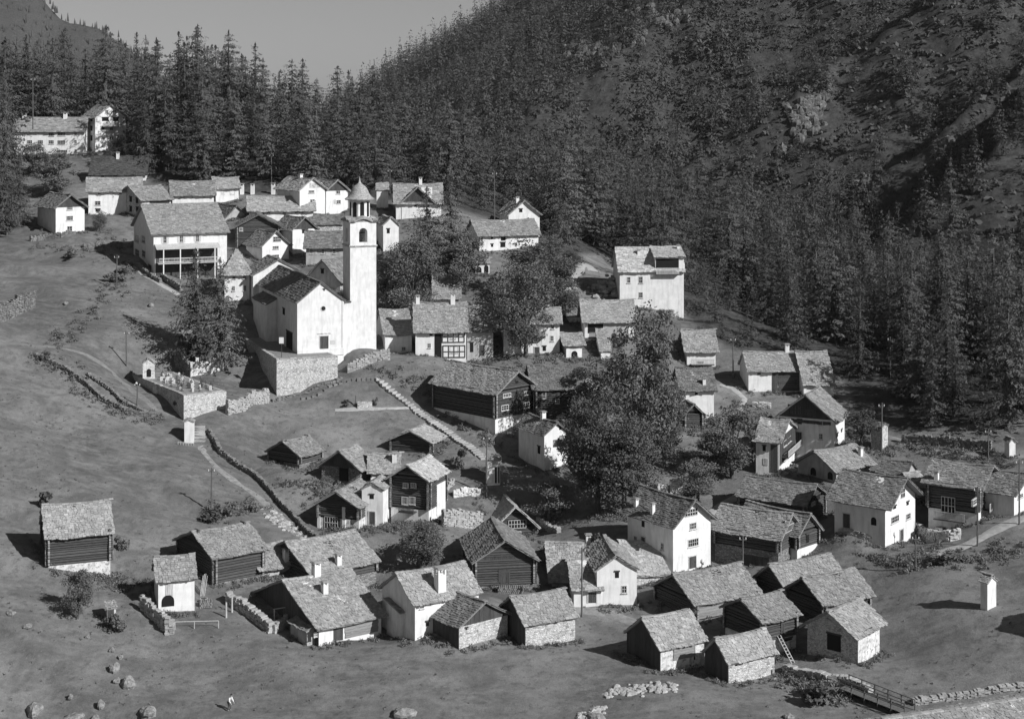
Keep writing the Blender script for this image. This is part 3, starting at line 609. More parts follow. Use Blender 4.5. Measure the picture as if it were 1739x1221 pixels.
b('f24b','Zi','house',HS,'white house with two tiny windows under a mossy roof, in front of the balconied house', (40,640),455,B=(282,700),W=8,th=3,ap=293,up='white_plaster',roof='mossy_slab',items=[('o','r',147,487,22,26),('o','r',216,468,12,14)],chim=[(207,415,50,.45)])
b('f25','Zi','house',HS,'narrow house with a wooden upper gable of paned windows, right of the dark round tree', (785,1110),858,B=(905,1120),A=(605,1112),th=68,r='L',ap=748,up='white_plaster',go=.4,items=[('p','r',845,940,118,210,'board_wood'),('w','r',845,882,62,46,4),('w','r',850,985,62,58,4),('b','r',850,960,100,34),('a','r',868,1075,28,70),('p','l',745,985,55,210,'board_wood'),('o','l',668,910,24,40),('p','l',678,1010,38,50,'pale_wood')])
# --- middle cluster
b('m26','Zl','log_barn',BN,'small log barn standing alone on the steep meadow, left of the middle cluster', (390,505),410,B=(570,440),A=(140,490),th=55,ap=293,up='log_wood',lo='dark_rubble',split=490,items=[('o','l',230,470,60,60)],go=.5)
b('m27','Zl','stone_barn',BN,'stone walled barn with a boarded gable and wide dark doorway, middle cluster', (900,660),522,B=(1010,560),A=(578,665),th=66,ap=373,up='dark_rubble',gab='board_wood',items=[('o','l',765,570,78,110)],go=.7,eo=.6)
b('m28','Zl','log_barn',BN,'log barn with a bright pale roof beside the stepped path, top of the middle cluster', (1500,390),300,B=(1592,330),A=(1165,385),th=70,ap=203,up='log_wood',roof='pale_slab',go=.7)
b('m29','Zl','small_cottage',HS,'small cottage with cracked slab roof and capped chimney, squeezed behind the white-based chalet', (992,655),552,B=(1215,655),W=5.5,th=3,ap=395,up='white_plaster',chim=[(1282,460,80,.6)],eo=.4)
b('m30','Zl','timber_chalet',HS,'dark timber chalet with two rows of pale paned windows on a white base, middle cluster', (1480,965),615,B=(1618,900),A=(1168,992),th=68,ap=493,up='log_wood',lo='white_plaster',split=878,roof='pale_slab',go=.9,eo=.5,items=[('w','l',1292,662,48,42,3),('w','l',1358,662,48,42,3),('w','l',1285,790,54,66,3),('w','l',1345,790,54,66,3),('b','l',1320,850,130,40,'board_wood'),('p','r',1575,790,70,260,'white_plaster')])
b('m31','Zl','narrow_house',HS,'narrow white two storey house with one small window and a door, middle cluster', (1095,1000),712,B=(1130,985),A=(917,992),L=4.5,th=80,ap=650,up='white_plaster',eo=.15,go=.15,items=[('o','l',1000,762,36,36),('d','l',1003,940,48,105)])
b('m32','Zl','log_barn',BN,'log barn with an open front and two white pillars, lower left of the middle cluster', (890,1035),835,B=(910,1000),A=(552,1040),L=6,th=72,ap=713,up='log_wood',go=1.0,lo='worn_plaster',split=960,gab='board_wood',items=[('p','l',556,940,26,205,'white_plaster'),('p','l',768,945,26,200,'white_plaster'),('x','l',660,975,110,100),('o','l',705,1000,50,90)])
# --- around the church
b('n33','Zf','timber_house',HS,'large dark timber house with a speckled roof, right of the stepped path', (920,1120),815,B=(1215,1000),A=(470,950),th=45,r='L',ap=655,up='log_wood',lo='white_plaster',split=1010,roof='stone_slab',go=.8,items=[('w','r',985,930,54,42,2),('w','r',1145,910,46,46,2),('w','r',1000,838,60,30,2),('w','r',1150,820,46,30,2),('o','r',1075,735,20,18),('p','r',1075,890,12,170,'board_wood')])
b('n34a','Zf','small_cottage',HS,'small white cottage with one square window, between the bell tower and the half-timbered house', (105,562),388,B=(302,562),A=(40,555),th=10,ap=275,up='white_plaster',eo=.3,go=.3,items=[('w','r',242,490,32,28)])
b('n34b','Zf','half_timbered_house',HS,'half-timbered house with white framed upper floors and two chimneys, right of the bell tower', (330,620),352,B=(705,650),W=8.6,th=4,ap=150,up='white_plaster',items=[('p','r',497,485,52,270,'dark_interior'),('f','r',610,402,168,84),('f','r',615,510,168,92),('w','r',605,395,44,50),('w','r',612,498,60,50),('o','r',445,375,24,34),('w','r',432,467,26,38),('o','r',440,570,18,20),('o','r',620,596,28,26)],chim=[(312,150,58,.6),(606,150,75,.7)],go=.35)
b('n34d','Zf','house',HS,'house with a dark shaded roof right behind the half-timbered house', (712,560),345,B=(905,560),W=8,th=4,ap=150,up='grey_plaster',roof='mossy_slab',items=[('o','r',745,480,26,70),('d','r',820,500,40,80)])  # darker slab tone stands in for tree shade on this roof
b('n35','Zg','house',HS,'white house with a wooden balcony, behind the broad tree right of the half-timbered house', (-170,770),565,B=(192,765),W=7,th=3,ap=470,up='white_plaster',items=[('w','r',146,588,24,40),('w','r',143,667,24,38),('o','r',93,733,22,30),('b','r',50,640,96,26,'board_wood'),('d','r',45,745,32,44),('o','r',48,668,24,30)],chim=[(113,470,36)])
b('n36','Zg','house',HS,'house with two linked pale roofs and a recessed balcony, below the rubble heap', (355,690),552,B=(672,640),W=8,th=3,ap=418,up='white_plaster',roof='pale_slab',items=[('p','r',425,590,100,86,'dark_interior'),('b','r',425,640,90,34,'pale_wood'),('p','r',445,670,34,70,'dark_interior'),('p','r',560,600,160,120,'grey_plaster')])
b('n37','Zg','shed',BN,'small white shed with an arched doorway, left of the linked pale roofs', (235,790),708,B=(337,790),W=5,th=12,ap=632,up='white_plaster',eo=.4,go=.6,items=[('a','r',288,768,40,40)])
b('n38','Zg','shed',BN,'tiny white shed with a steep grey lean-to roof, beside the big central tree', (460,798),752,B=(520,798),W=4.5,th=6,rt='shedR',pitch=32,up='white_plaster',eo=.2,go=.2)
b('n39','Zg','tall_house',HS,'tall white guesthouse with a roof balcony, standing alone against the dark forest', (582,480),232,B=(995,565),W=10,th=3,pitch=36,up='white_plaster',roof='pale_slab',items=[('w','r',640,288,24,42),('w','r',718,288,28,46),('w','r',718,386,28,38)],sag=.03,eo=.4,go=.3,Y=283,step=.4,chim=[(705,125,36,.5)])
b('n39b','Zg','wing',HS,'', (812,520),141,B=(996,565),W=5.05,th=3,rt='shedR',pitch=14,of='n39',up='white_plaster',roof='pale_slab',items=[('p','r',890,182,148,60,'dark_interior'),('b','r',888,225,150,46,'pale_wood'),('w','r',820,265,18,28),('w','r',824,378,28,36)],chim=[(975,90,32,.45)],sag=.03,eo=.4,go=.25,Y=283.55,step=.4,ctrl=False)
b('n40','Ze','house',HS,'long white house with three dark upper windows, among trees above the half-timbered house', (865,690),562,B=(1335,640),W=8.5,th=18,ap=445,up='white_plaster',items=[('o','r',965,578,18,34),('o','r',1055,585,38,44),('o','r',884,582,14,30),('o','r',966,645,18,22),('o','r',1052,640,40,38)],step=.4)
b('n40b','Ze','house',HS,'white gabled house with one dark attic window, rising behind the long three-window house', (1098,560),398,B=(1345,560),W=8,th=14,r='L',ap=290,up='white_plaster',items=[('o','r',1195,367,26,26),('w','r',1255,432,16,26)],chim=[(1168,300,48)],eo=.4,go=.5,Y=324,step=.4)
b('n41','Ze','cottage',HS,'cottage showing only a pale grey roof between tree crowns, behind the half-timbered house', (510,1110),1052,B=(700,1110),W=8,th=3,ap=880,up='white_plaster',roof='stone_slab',Y=284)
b('n41b','Ze','shed',BN,'little white arched shelter under the trees, below the long three-window house', (835,870),790,B=(945,870),W=4,th=8,ap=745,up='white_plaster',items=[('a','r',860,838,44,50),('a','r',920,832,36,60)],eo=.2,go=.2)
# --- upper village
b('u42','Ze','house',HS,'white house with a cross gable of dark timber, top centre behind the bell tower', (200,440),300,B=(560,420),W=7.5,th=6,ap=140,up='white_plaster',items=[('o','r',268,322,24,28),('o','r',355,322,22,28)],chim=[(395,150,52)],step=.45)
b('u42b','Ze','wing',HS,'', (245,440),300,B=(500,420),W=6,th=6,r='L',ap=172,of='u42',up='white_plaster',gab='board_wood',go=.7,Y='u42',step=.45,ctrl=False,items=[('p','r',445,235,86,110,'white_plaster'),('o','r',355,322,22,28)])
b('u43','Ze','store_tower',BN,'small square white tower with a flat stone cap, right of the belfry lantern', (45,350),208,B=(138,350),W=3.2,th=5,pitch=22,up='white_plaster',eo=.15,go=.15,step=.45,rt='shedR')
b('u44','Zc','small_cottage',HS,'white gabled cottage partly behind the bell tower, with a creeper-covered wall', (1178,690),482,B=(1302,690),W=7,th=16,r='L',ap=422,up='white_plaster',items=[('o','r',1218,530,24,36)],eo=.25,go=.25,step=.4)
b('u45a','Zc','house',HS,'white house with a broad gable, left of the two gabled houses at the forest edge', (512,400),197,B=(714,392),A=(330,None),th=36,r='L',ap=110,up='white_plaster',items=[('w','r',605,216,48,24,3),('w','r',613,290,40,28),('p','r',640,165,100,40,'rubble_stone')],chim=[(570,98,30)],step=.45)
b('u45b','Zc','house',HS,'white house with a dark timber gable, right of the forest edge gabled pair', (722,372),205,B=(895,380),W=8,th=32,r='L',ap=125,up='white_plaster',gab='board_wood',items=[('w','r',818,220,34,30),('w','r',822,297,36,30),('p','r',793,297,20,34,'pale_wood')],step=.45)
b('u46','Zc','long_house',HS,'long low white house with a pale roof, in front of the two gabled houses', (110,450),365,B=(622,430),W=8,th=10,ap=252,up='white_plaster',roof='pale_slab',items=[('w','r',215,384,34,32),('w','r',262,380,30,30),('w','r',165,386,30,30),('p','r',508,372,70,26,'board_wood'),('w','r',388,380,30,26)],step=.45)
b('u47','Zc','house',HS,'white house with a round timber gable vent, below the long pale roof', (455,680),512,B=(640,680),A=(320,None),th=36,r='L',ap=420,up='white_plaster',gab='board_wood',roof='mossy_slab',items=[('o','r',553,533,46,30)],step=.4)
b('u48','Zc','timber_house',HS,'broad dark timber house with a low gable, left of the dark roofed white house', (15,650),490,B=(345,650),W=8,th=10,r='L',ap=400,up='log_wood',roof='mossy_slab',gab='board_wood',items=[('w','r',45,515,28,30)],step=.4,go=.8)
b('u49','Zc','house',HS,'white house with a mossy roof and a wide window, just above the church choir', (213,770),640,B=(424,795),A=(85,None),th=36,r='L',ap=533,up='white_plaster',roof='mossy_slab',items=[('w','r',320,662,50,28),('w','r',318,737,60,40,4),('x','r',330,595,60,40)],step=.4)
b('u50','Zc','house',HS,'grey fronted house with three windows, left side of the bell tower shaft', (562,800),655,B=(860,800),W=7.5,th=3,ap=530,up='grey_plaster',roof='mossy_slab',items=[('w','r',605,690,26,40),('w','r',697,690,26,44),('w','r',788,690,26,44),('p','r',640,690,20,44,'pale_wood'),('p','r',735,700,30,50,'pale_wood')],step=.38)
b('u51','Zc','shed',BN,'low shed with an earth brown roof, between the white houses and the belfry', (620,550),480,B=(850,540),W=7,th=3,ap=395,up='rubble_stone',roof='mossy_slab',eo=.2,go=.2,step=.4)
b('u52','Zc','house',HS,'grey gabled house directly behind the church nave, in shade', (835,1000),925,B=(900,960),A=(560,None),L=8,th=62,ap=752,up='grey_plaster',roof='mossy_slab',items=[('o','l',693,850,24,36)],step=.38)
b('u54','Zb','large_house',HS,'large house with a columned porch roof across its white front, upper left', (275,900),576,B=(838,880),A=(122,770),th=22,ap=395,up='white_plaster',roof='stone_slab',items=[('s','r',362,622,30,54),('s','r',488,616,30,54),('s','r',612,610,28,54),('w','l',148,606,30,60),('w','l',198,612,26,60),('w','l',150,712,30,56),('w','l',200,722,26,56),('d','l',248,840,26,70)],step=.38,sag=.06)
b('u55a','Zb','stone_house',HS,'house with a shaded rubble gable wall, left end of the upper terrace row', (185,470),315,B=(408,420),A=(0,430),th=40,ap=212,up='rubble_stone',items=[('p','r',213,360,54,86,'white_plaster'),('o','l',100,310,20,40),('o','l',148,320,20,40),('o','l',100,385,20,40),('o','l',150,390,20,40),('p','r',320,360,150,70,'board_wood')],step=.4)
b('u55b','Zb','house',HS,'white house in the middle of the upper terrace row with six small windows', (420,400),276,B=(738,385),W=7.5,th=14,ap=172,up='white_plaster',items=[('w','r',497,290,44,22),('w','r',497,356,52,18),('o','r',597,362,24,34),('w','r',662,355,22,34),('w','r',662,283,18,26),('p','r',572,290,12,30,'pale_wood')],step=.4)
b('u55c','Zb','house',HS,'white windowless house at the right end of the upper terrace row', (755,335),222,B=(928,320),A=(700,None),W=7,th=18,ap=143,up='white_plaster',items=[('p','r',808,250,26,60,'worn_plaster'),('p','r',880,250,40,60,'worn_plaster')],step=.4)
b('u56','Za','house',HS,'white house behind the upper terrace row with door-like tall windows', (655,935),762,B=(1040,900),A=(590,None),W=8,th=14,ap=665,up='white_plaster',items=[('w','r',735,780,24,28),('w','r',724,852,44,34),('o','r',725,906,34,20),('o','r',893,772,20,26),('p','r',838,800,12,60,'worn_plaster')],step=.45)
b('u57','Za','long_house',HS,'long house with a black slate roof over a thin white wall, upper left', (675,690),634,B=(1075,690),W=8.5,th=6,ap=507,up='white_plaster',roof='dark_slate',chim=[(873,520,48)],items=[('o','r',760,650,22,18),('o','r',855,645,30,20)],step=.45,sag=.03)
b('u58','Za','house',HS,'white cubic house with three stacked windows, left end of the upper village', (413,1085),880,B=(626,1050),A=(278,None),th=36,r='L',ap=790,up='white_plaster',roof='mossy_slab',gab='board_wood',items=[('w','r',516,964,52,36,4),('w','r',516,890,46,28,4),('w','r',516,1042,40,40)],step=.38,go=.8)
b('u59','Za','hotel',HS,'long three storey white hotel behind trees at the top left', (100,500),318,B=(622,498),W=9,th=3,ap=220,up='white_plaster',items=[('w','r',455,340,60,28,4),('w','r',455,402,60,32,4),('w','r',460,468,80,22,5),('w','r',560,400,20,32),('w','r',562,464,18,24),('w','r',560,340,20,24),('w','r',300,400,40,30),('w','r',380,400,40,30),('w','r',380,345,40,26),('w','r',220,400,40,30)],chim=[(180,230,42,.8),(484,225,46,.8)],step=.5,sag=.05)
b('u60','Za','tall_house',HS,'tall narrow white house with a gabled balcony floor, topmost on the left', (705,480),214,B=(932,470),A=(612,None),th=32,r='L',ap=125,up='white_plaster',items=[('w','r',790,175,24,26),('w','r',848,175,24,26),('o','r',780,232,50,26),('o','r',858,232,40,26),('b','r',815,272,120,26),('w','r',762,302,26,24),('w','r',825,302,26,24),('w','r',762,372,26,26),('w','r',825,372,30,26),('o','l',645,235,14,24),('o','l',678,235,14,24),('o','l',645,300,14,32),('o','l',678,300,14,32),('o','l',645,372,14,36),('o','l',678,372,14,36)],step=.45)
b('u61','Zb','house',HS,'white house with a hipped roof and four windows, left of the church', (820,1100),876,B=(1012,1090),A=(745,None),W=8,th=10,rt='hip',hip=2.6,ap=690,up='white_plaster',items=[('w','r',891,902,26,46,1),('w','r',973,900,28,46,1),('w','r',889,995,24,40,1),('w','r',973,992,28,42,1)],step=.38)
b('u62','Zb','barn',BN,'small barn with a pale gable under a mossy roof, behind the large porch house', (820,480),455,B=(1000,440),A=(700,None),th=34,r='L',ap=345,up='grey_plaster',roof='mossy_slab',step=.4)
# --- beyond the frame edges
b('e1','Z0','barn',BN,'near barn showing only a corner of its speckled stone roof, bottom right edge', (1560,1355),1288,B=(1990,1300),W=9,th=22,ap=1240,up='rubble_stone',go=.6,ctrl=False)
b('e2','Z0','barn',BN,'barn outside the picture whose shadow falls across the right meadow', (1905,1130),1052,B=(2080,1110),W=9,th=22,ap=995,up='rubble_stone',ctrl=False)

# wayside shrines and small outbuildings
b('s1','Zh','wayside_shrine','shrine','plain white wayside shrine at the foot of the cemetery wall corner', (677,977),800,B=(757,977),W=1.3,th=6,up='white_plaster',pitch=12,eo=.08,go=.08,step=.25,r='L',sag=0)
b('s2','Zh','wayside_shrine','shrine','weathered shrine with a pointed top on the far left end of the cemetery wall', (318,325),190,B=(420,322),W=1.8,th=12,up='worn_plaster',pitch=34,eo=.12,go=.1,step=.25,r='L',sag=0,z=None,ctrl=False,items=[('a','r',370,270,40,70)])
b('s3','Zu','wayside_shrine','shrine','white columned shrine with a flat roof at the bottom end of the stepped path', (1617,768),612,B=(1698,768),W=1.9,th=8,up='white_plaster',rt='shedR',pitch=8,eo=.2,go=.2,step=.3,sag=0,items=[('p','r',1671,705,12,104,'dark_interior'),('p','r',1690,705,9,104,'dark_interior'),('p','r',1657,628,80,20,'grey_plaster')])
b('s4','Zr','wayside_shrine','shrine','slim white gabled shrine alone on the right meadow, shaded on its left side', (1493,331),160,A=(1446,322),B=(1552,327),th=38,r='L',ap=112,up='white_plaster',eo=.12,go=.12,step=.2,sag=0)
b('s5','Zj','wayside_shrine','shrine','slim white shrine beside the forest at the right edge', (1370,432),310,B=(1415,430),W=1.3,th=12,r='L',ap=285,up='white_plaster',eo=.1,go=.1,step=.25,sag=0)
b('o1','Zm','outhouse','outhouse','tiny plank outhouse with a white side, left of the alcove cottage', (796,1008),890,B=(858,1000),W=1.6,th=20,rt='shedR',pitch=10,up='worn_plaster',eo=.12,go=.12,step=.25,items=[('p','r',822,950,46,110,'board_wood')])

b('n50','Zv','small_house',HS,'white house with dark left wall and capped chimney, half behind the central trees', (262,812),560,A=(85,735),B=(425,760),th=30,r='L',ap=478,up='white_plaster',roof='mossy_slab',items=[('o','r',372,518,16,22),('b','r',375,590,70,30,'board_wood'),('o','l',225,665,18,50)],chim=[(345,450,50,.6)],eo=.35,go=.4)
b('n51','Zv','timber_house',HS,'dark timber house with a sagging roof, right behind the speckled roof timber house', (205,450),240,B=(455,440),W=8.5,th=8,ap=85,up='log_wood',roof='mossy_slab',items=[('w','r',258,292,30,44),('w','r',350,330,30,34)],go=.7,chim=[])
b('n52','Zi','timber_house',HS,'brown timber gable between the big trees and the white house with tiny windows', (60,745),640,B=(192,745),W=6,th=8,r='L',ap=548,up='log_wood',roof='mossy_slab',go=.5)

b('n60','Zj','hut',BN,'small grey roofed hut wedged between the curved gable house and the galleried chalet', (690,720),645,B=(785,700),W=5,th=30,ap=545,up='grey_plaster',roof='stone_slab',eo=.3,go=.3)
b('n61','Zg','hut',BN,'low hut roof glimpsed between the tallest tree and the sagging timber house', (390,1060),1005,B=(500,1050),W=5,th=8,ap=940,up='white_plaster',roof='stone_slab',eo=.3,go=.3)
b('n62','Zg','hut',BN,'small grey roof under the trees, left of the pale lane bend', (250,560),525,B=(335,560),W=4.5,th=10,ap=490,up='worn_plaster',roof='stone_slab',eo=.25,go=.25)
HAZE = 0.28e-4
# ------------------------------------------------------------------ church data, platforms; then the land is fitted to the doorsteps
FC_Z = -38.3                                           # level of the church forecourt
b('church','Zd','church','church','white village church with a gabled front, attached side chapel and raised choir', (497,756),347,B=(862,740),A=(182,None),th=21,r='L',ap=190,z=FC_Z,up='white_plaster',roof='mossy_slab',eo=.3,go=.25,
  items=[('c','r',700,395,34,34),('o','r',706,248,12,12),('d','r',706,672,66,112),('p','r',706,598,110,10,'rubble_stone'),('p','r',775,664,40,32,'painted_frame'),('o','l',385,415,18,50),('o','l',430,640,50,150)],step=.45,sag=.04,ctrl=False)
pts = solve_specs()
ch = BY['church']
PLAT = []                                              # (name, label, zone, C, y of top, A.x, B.x, theta)
def plat_geo(zn, C, yt, Ax, Bx, th, W=None, L=None):
    cx, cy = zp(zn, *C); c = hit(cx, cy); t = math.radians(th); ux, uy = math.cos(t), math.sin(t)
    zt = (HY-zp(zn, 0, yt)[1])/F*c.y
    def ln(px, ax, ay): k = (px-CX)/F; return (k*c.y-c.x)/(ax-k*ay)
    L = L or ln(zp(zn, Bx, 0)[0], ux, uy); W = W or ln(zp(zn, Ax, 0)[0], -uy, ux)
    return dict(c=c, t=t, L=L, W=W, zt=zt, u=(ux, uy), v=(-uy, ux))
fore = plat_geo('Zd', (328,1112), 822, 60, 815, 21, W=24); fore['zt'] = FC_Z-.05
cem = plat_geo('Zh', (672,790), 570, 225, 1040, 33)
print("cemetery", cem['L'], cem['W'], cem['zt'], cem['c'])
for p_ in (fore, cem):
    for a in np.linspace(.12, 1, 5):
        for e in np.linspace(.12, .95, 5):
            x = p_['c'].x+p_['u'][0]*a*p_['L']+p_['v'][0]*e*p_['W']; y = p_['c'].y+p_['u'][1]*a*p_['L']+p_['v'][1]*e*p_['W']
            pts.append((x, y, min(float(base_T(np.array([x]), np.array([y]))[0]), p_['zt']-.9)))
    pts.append((p_['c'].x-.5, p_['c'].y-.5, p_['c'].z))
def foot(p_, s, axis, zn, x, y):
    v = p_['u'] if axis == 'u' else p_['v']; n = (p_['v'][0]*-.6, p_['v'][1]*-.6) if axis == 'u' else (p_['u'][0]*-.6, p_['u'][1]*-.6)
    Yq = p_['c'].y+v[1]*s+n[1]; pts.append((p_['c'].x+v[0]*s+n[0], Yq, (HY-zp(zn, x, y)[1])/F*Yq))
foot(fore, fore['L'], 'u', 'Zd', 800, 940); foot(fore, fore['L']*.5, 'u', 'Zd', 560, 1030); foot(fore, 9, 'v', 'Zd', 150, 1000); foot(fore, 20, 'v', 'Zd', 50, 800)
foot(cem, cem['W'], 'v', 'Zh', 215, 440); foot(cem, cem['W']*.6, 'v', 'Zh', 372, 590); foot(cem, cem['W']*.25, 'v', 'Zh', 540, 700); foot(cem, cem['L'], 'u', 'Zh', 1030, 650); foot(cem, cem['L']*.4, 'u', 'Zh', 790, 760)
for dx in (0, 3, 6, 9, 13):
    for dy in (-2, 2, 6): pts.append((-26+dx, 255+dy, FC_Z-.15))
pts = np.array(pts); keep = []
for i in range(len(pts)):                              # thin out points that nearly coincide
    if all((pts[i, 0]-pts[j, 0])**2+(pts[i, 1]-pts[j, 1])**2 > 2.2 for j in keep): keep.append(i)
pts = pts[keep]
resid = np.clip(pts[:, 2]-(ground_z(pts[:, 0], pts[:, 1])), -4, 4)
RES_P = pts[:, :2].copy(); dd = ((RES_P[:, None]-RES_P[None])**2).sum(-1)
RES_W = np.linalg.solve(np.exp(-dd/RES_R**2)+.35*np.eye(len(RES_P)), resid)
for d in SPECS: print(d['info'])

# ------------------------------------------------------------------ the ground: one sheet to the horizon
FOREST_EDGE = [(-200,392),(-20,388),(12,300),(18,226),(215,222),(232,296),(262,312),(420,330),(470,328),(600,330),(640,340),(760,352),(830,372),(915,398),(940,436),(1000,432),(1040,432),(1062,470),(1165,536),(1235,592),(1270,598),(1330,602),(1432,640),(1455,700),(1520,732),(1640,738),(1760,744),(2000,744)]
_fx = np.array([p[0] for p in FOREST_EDGE]); _fy = np.array([p[1] for p in FOREST_EDGE])
def forest_mask(X, Y, Z):
    px = CX+F*X/np.maximum(Y, 1); py = HY-F*Z/np.maximum(Y, 1)
    return np.clip((np.interp(px, _fx, _fy)-py)/10+.5, 0, 1)*(Y > 230)
def axis(spec):
    o = []
    for a, e, s in spec: o += list(np.arange(a, e, s))
    return np.array(o+[spec[-1][1]])
gx = axis([(-2600,-300,230),(-300,-150,12),(-150,-96,3),(-96,132,.9),(132,330,3.5),(330,600,27),(600,2600,250)])
gy = axis([(-120,120,24),(120,350,.9),(350,560,2.5),(560,800,5),(800,1240,10),(1240,3400,180)])
GX, GY = np.meshgrid(gx, gy); GZ = ground_z(GX, GY)
far_left = np.clip((-GX-.34*GY-30)/150, 0, 1)*(GY > 100)
FAST = (gx, gy, GZ)
nx, ny = len(gx), len(gy)
V = np.stack([GX.ravel(), GY.ravel(), GZ.ravel()], -1).astype(np.float32)
ii, jj = np.meshgrid(np.arange(nx-1), np.arange(ny-1)); q = (jj*nx+ii).ravel(); Fc = np.stack([q, q+1, q+nx+1, q+nx], -1).astype(np.int32)
def np_mesh(name, V, Fq, mat, smooth=True):
    me = bpy.data.meshes.new(name); k = Fq.shape[1]
    me.vertices.add(len(V)); me.vertices.foreach_set("co", np.ascontiguousarray(V, dtype=np.float32).ravel())
    me.loops.add(Fq.size); me.loops.foreach_set("vertex_index", np.ascontiguousarray(Fq, dtype=np.int32).ravel())
    me.polygons.add(len(Fq)); me.polygons.foreach_set("loop_start", np.arange(0, Fq.size, k, dtype=np.int32))
    if smooth: me.polygons.foreach_set("use_smooth", np.ones(len(Fq), dtype=bool))
    me.materials.append(MAT[mat]); me.update(calc_edges=True); return me
me = np_mesh("ground", V, Fc, "meadow_ground")
Mz = mount(GX, GY); isM = np.clip((Mz-base_T(GX, GY)+4)/10, 0, 1)
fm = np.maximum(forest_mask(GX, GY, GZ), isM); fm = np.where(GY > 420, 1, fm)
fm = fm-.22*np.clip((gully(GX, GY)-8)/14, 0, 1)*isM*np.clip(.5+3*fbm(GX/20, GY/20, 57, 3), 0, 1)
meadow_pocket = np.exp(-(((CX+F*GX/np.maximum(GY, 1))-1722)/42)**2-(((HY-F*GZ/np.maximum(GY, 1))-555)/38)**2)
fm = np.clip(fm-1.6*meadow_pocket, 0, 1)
a = me.attributes.new("land", 'FLOAT', 'POINT'); a.data.foreach_set("value", fm.ravel().astype(np.float32))
rock = np.clip((fbm(GX/38, GY/38, 51, 4)-.16)*5, 0, 1)*isM*np.clip((fbm(GX/9, GY/9, 61, 3)+.12)*4, 0, 1)
for (rx, ry, rw, rh) in ((1370,205,32,60),(1000,85,30,26),(1130,25,40,24),(1300,185,70,18),(1085,60,30,30)):
    g = np.exp(-(((CX+F*GX/np.maximum(GY, 1))-rx)/rw)**2-(((HY-F*GZ/np.maximum(GY, 1))-ry)/rh)**2); rock = np.maximum(rock, np.clip(.85*g-.1, 0, 1)*(GY > 380))
a = me.attributes.new("rock", 'FLOAT', 'POINT'); a.data.foreach_set("value", np.clip(rock, 0, 1).ravel().astype(np.float32))
go_ = bpy.data.objects.new("ground", me); COL.objects.link(go_); tag(go_, kind='structure')
# the hazy mountain far behind, top left
fx_ = np.linspace(-1500, 500, 130); fy_ = np.linspace(2300, 3300, 60); FX, FY = np.meshgrid(fx_, fy_)
prof = np.interp(CX+F*FX/2600, [-700,-100,0,60,100,170,215,240,330,460,700,1000], [-330,-70,-28,-12,32,58,84,112,185,235,290,300])
crest = (HY-prof)/F*2600
FZ = crest-np.abs(FY-2600)*.75+38*fbm(FX/160, FY/160, 71, 4)+16*fbm(FX/36, FY/36, 77, 3)
V = np.stack([FX.ravel(), FY.ravel(), FZ.ravel()], -1); n1, n2 = len(fx_), len(fy_)
ii, jj = np.meshgrid(np.arange(n1-1), np.arange(n2-1)); q = (jj*n1+ii).ravel()
me = np_mesh("far_mountain", V, np.stack([q, q+1, q+n1+1, q+n1], -1), "meadow_ground")
a = me.attributes.new("land", 'FLOAT', 'POINT'); a.data.foreach_set("value", np.full(len(V), .92, np.float32))
o = bpy.data.objects.new("far_mountain", me); COL.objects.link(o); tag(o, kind='structure')
hz_m = bpy.data.materials.new("haze_air"); hz_m.use_nodes = True; t_ = hz_m.node_tree; t_.nodes.clear(); ov = t_.nodes.new("ShaderNodeOutputMaterial"); pv = t_.nodes.new("ShaderNodeVolumePrincipled")
pv.inputs["Color"].default_value = (.92, .92, .92, 1); pv.inputs["Density"].default_value = HAZE; pv.inputs["Anisotropy"].default_value = 0.0; t_.links.new(pv.outputs[0], ov.inputs["Volume"])
MAT['haze_air'] = hz_m; m = MB(); m.box(-2750, 2750, -300, 3600, float(GZ.min())-60, max(float(GZ.max()), 220)+30); o = m.build('haze', 'haze_air'); tag(o, 'thin even mountain haze filling the valley air', 'haze', kind='stuff')

# ------------------------------------------------------------------ buildings
for d in SPECS: build_spec(d)
# ------------------------------------------------------------------ church choir, side chapel and bell tower
root = ch['root']; mwc = ch['rm'].inverted()@ch['fr']; cL, cW, chh = ch['L'], ch['W'], ch['h']; cth = math.radians(ch['th'])
fl, _, _ = facemap(ch, ch['fr'])
def sub_block(x0, x1, y0, y1, h, rise, r, rt='gable', pitch=None, roof='mossy_slab', wn='wall', rn='roof', eo=.3, go=.25, up='white_plaster'):
    d = dict(L=x1-x0, W=y1-y0, h=h, rise=rise, r=r, rt=rt, pitch=pitch, eo=eo, go=go, step=.42, sag=.03)
    m = mwc@Matrix.Translation((x0, y0, 0)); prism_wall(d, -2.0).build(wn, up, root, m); make_roof(d).build(rn, roof, root, m); return d
Yq = ch['c'].y+cW*math.cos(cth)
he = (HY-zp('Zd', 0, 128)[1])/F*Yq-FC_Z; ha = (HY-zp('Zd', 0, 6)[1])/F*(Yq+1.5)-FC_Z
sub_block(-.9, cL+.7, cW+.02, cW+8.0, he, max(1.8, ha-he), 'L', wn='choir_wall', rn='choir_roof', eo=.35, go=.3)
y0 = fl('l', *zp('Zd', 330, 400))[0]; y1 = fl('l', *zp('Zd', 222, 400))[0]
hs = fl('l', *zp('Zd', 330, 318))[1]
sub_block(-1.7, -.02, y0, max(y1, y0+3.5), hs-.9, 1, 'L', rt='shedL', pitch=28, wn='chapel_wall', rn='chapel_roof', eo=.2, go=.15)
sub_block(cL+.02, cL+1.3, .6, cW-.5, chh-.6, 1, 'R', rt='shedL', pitch=8, wn='aisle_wall', rn='aisle_roof', eo=.05, go=.1)   # narrow aisle strip beside the front
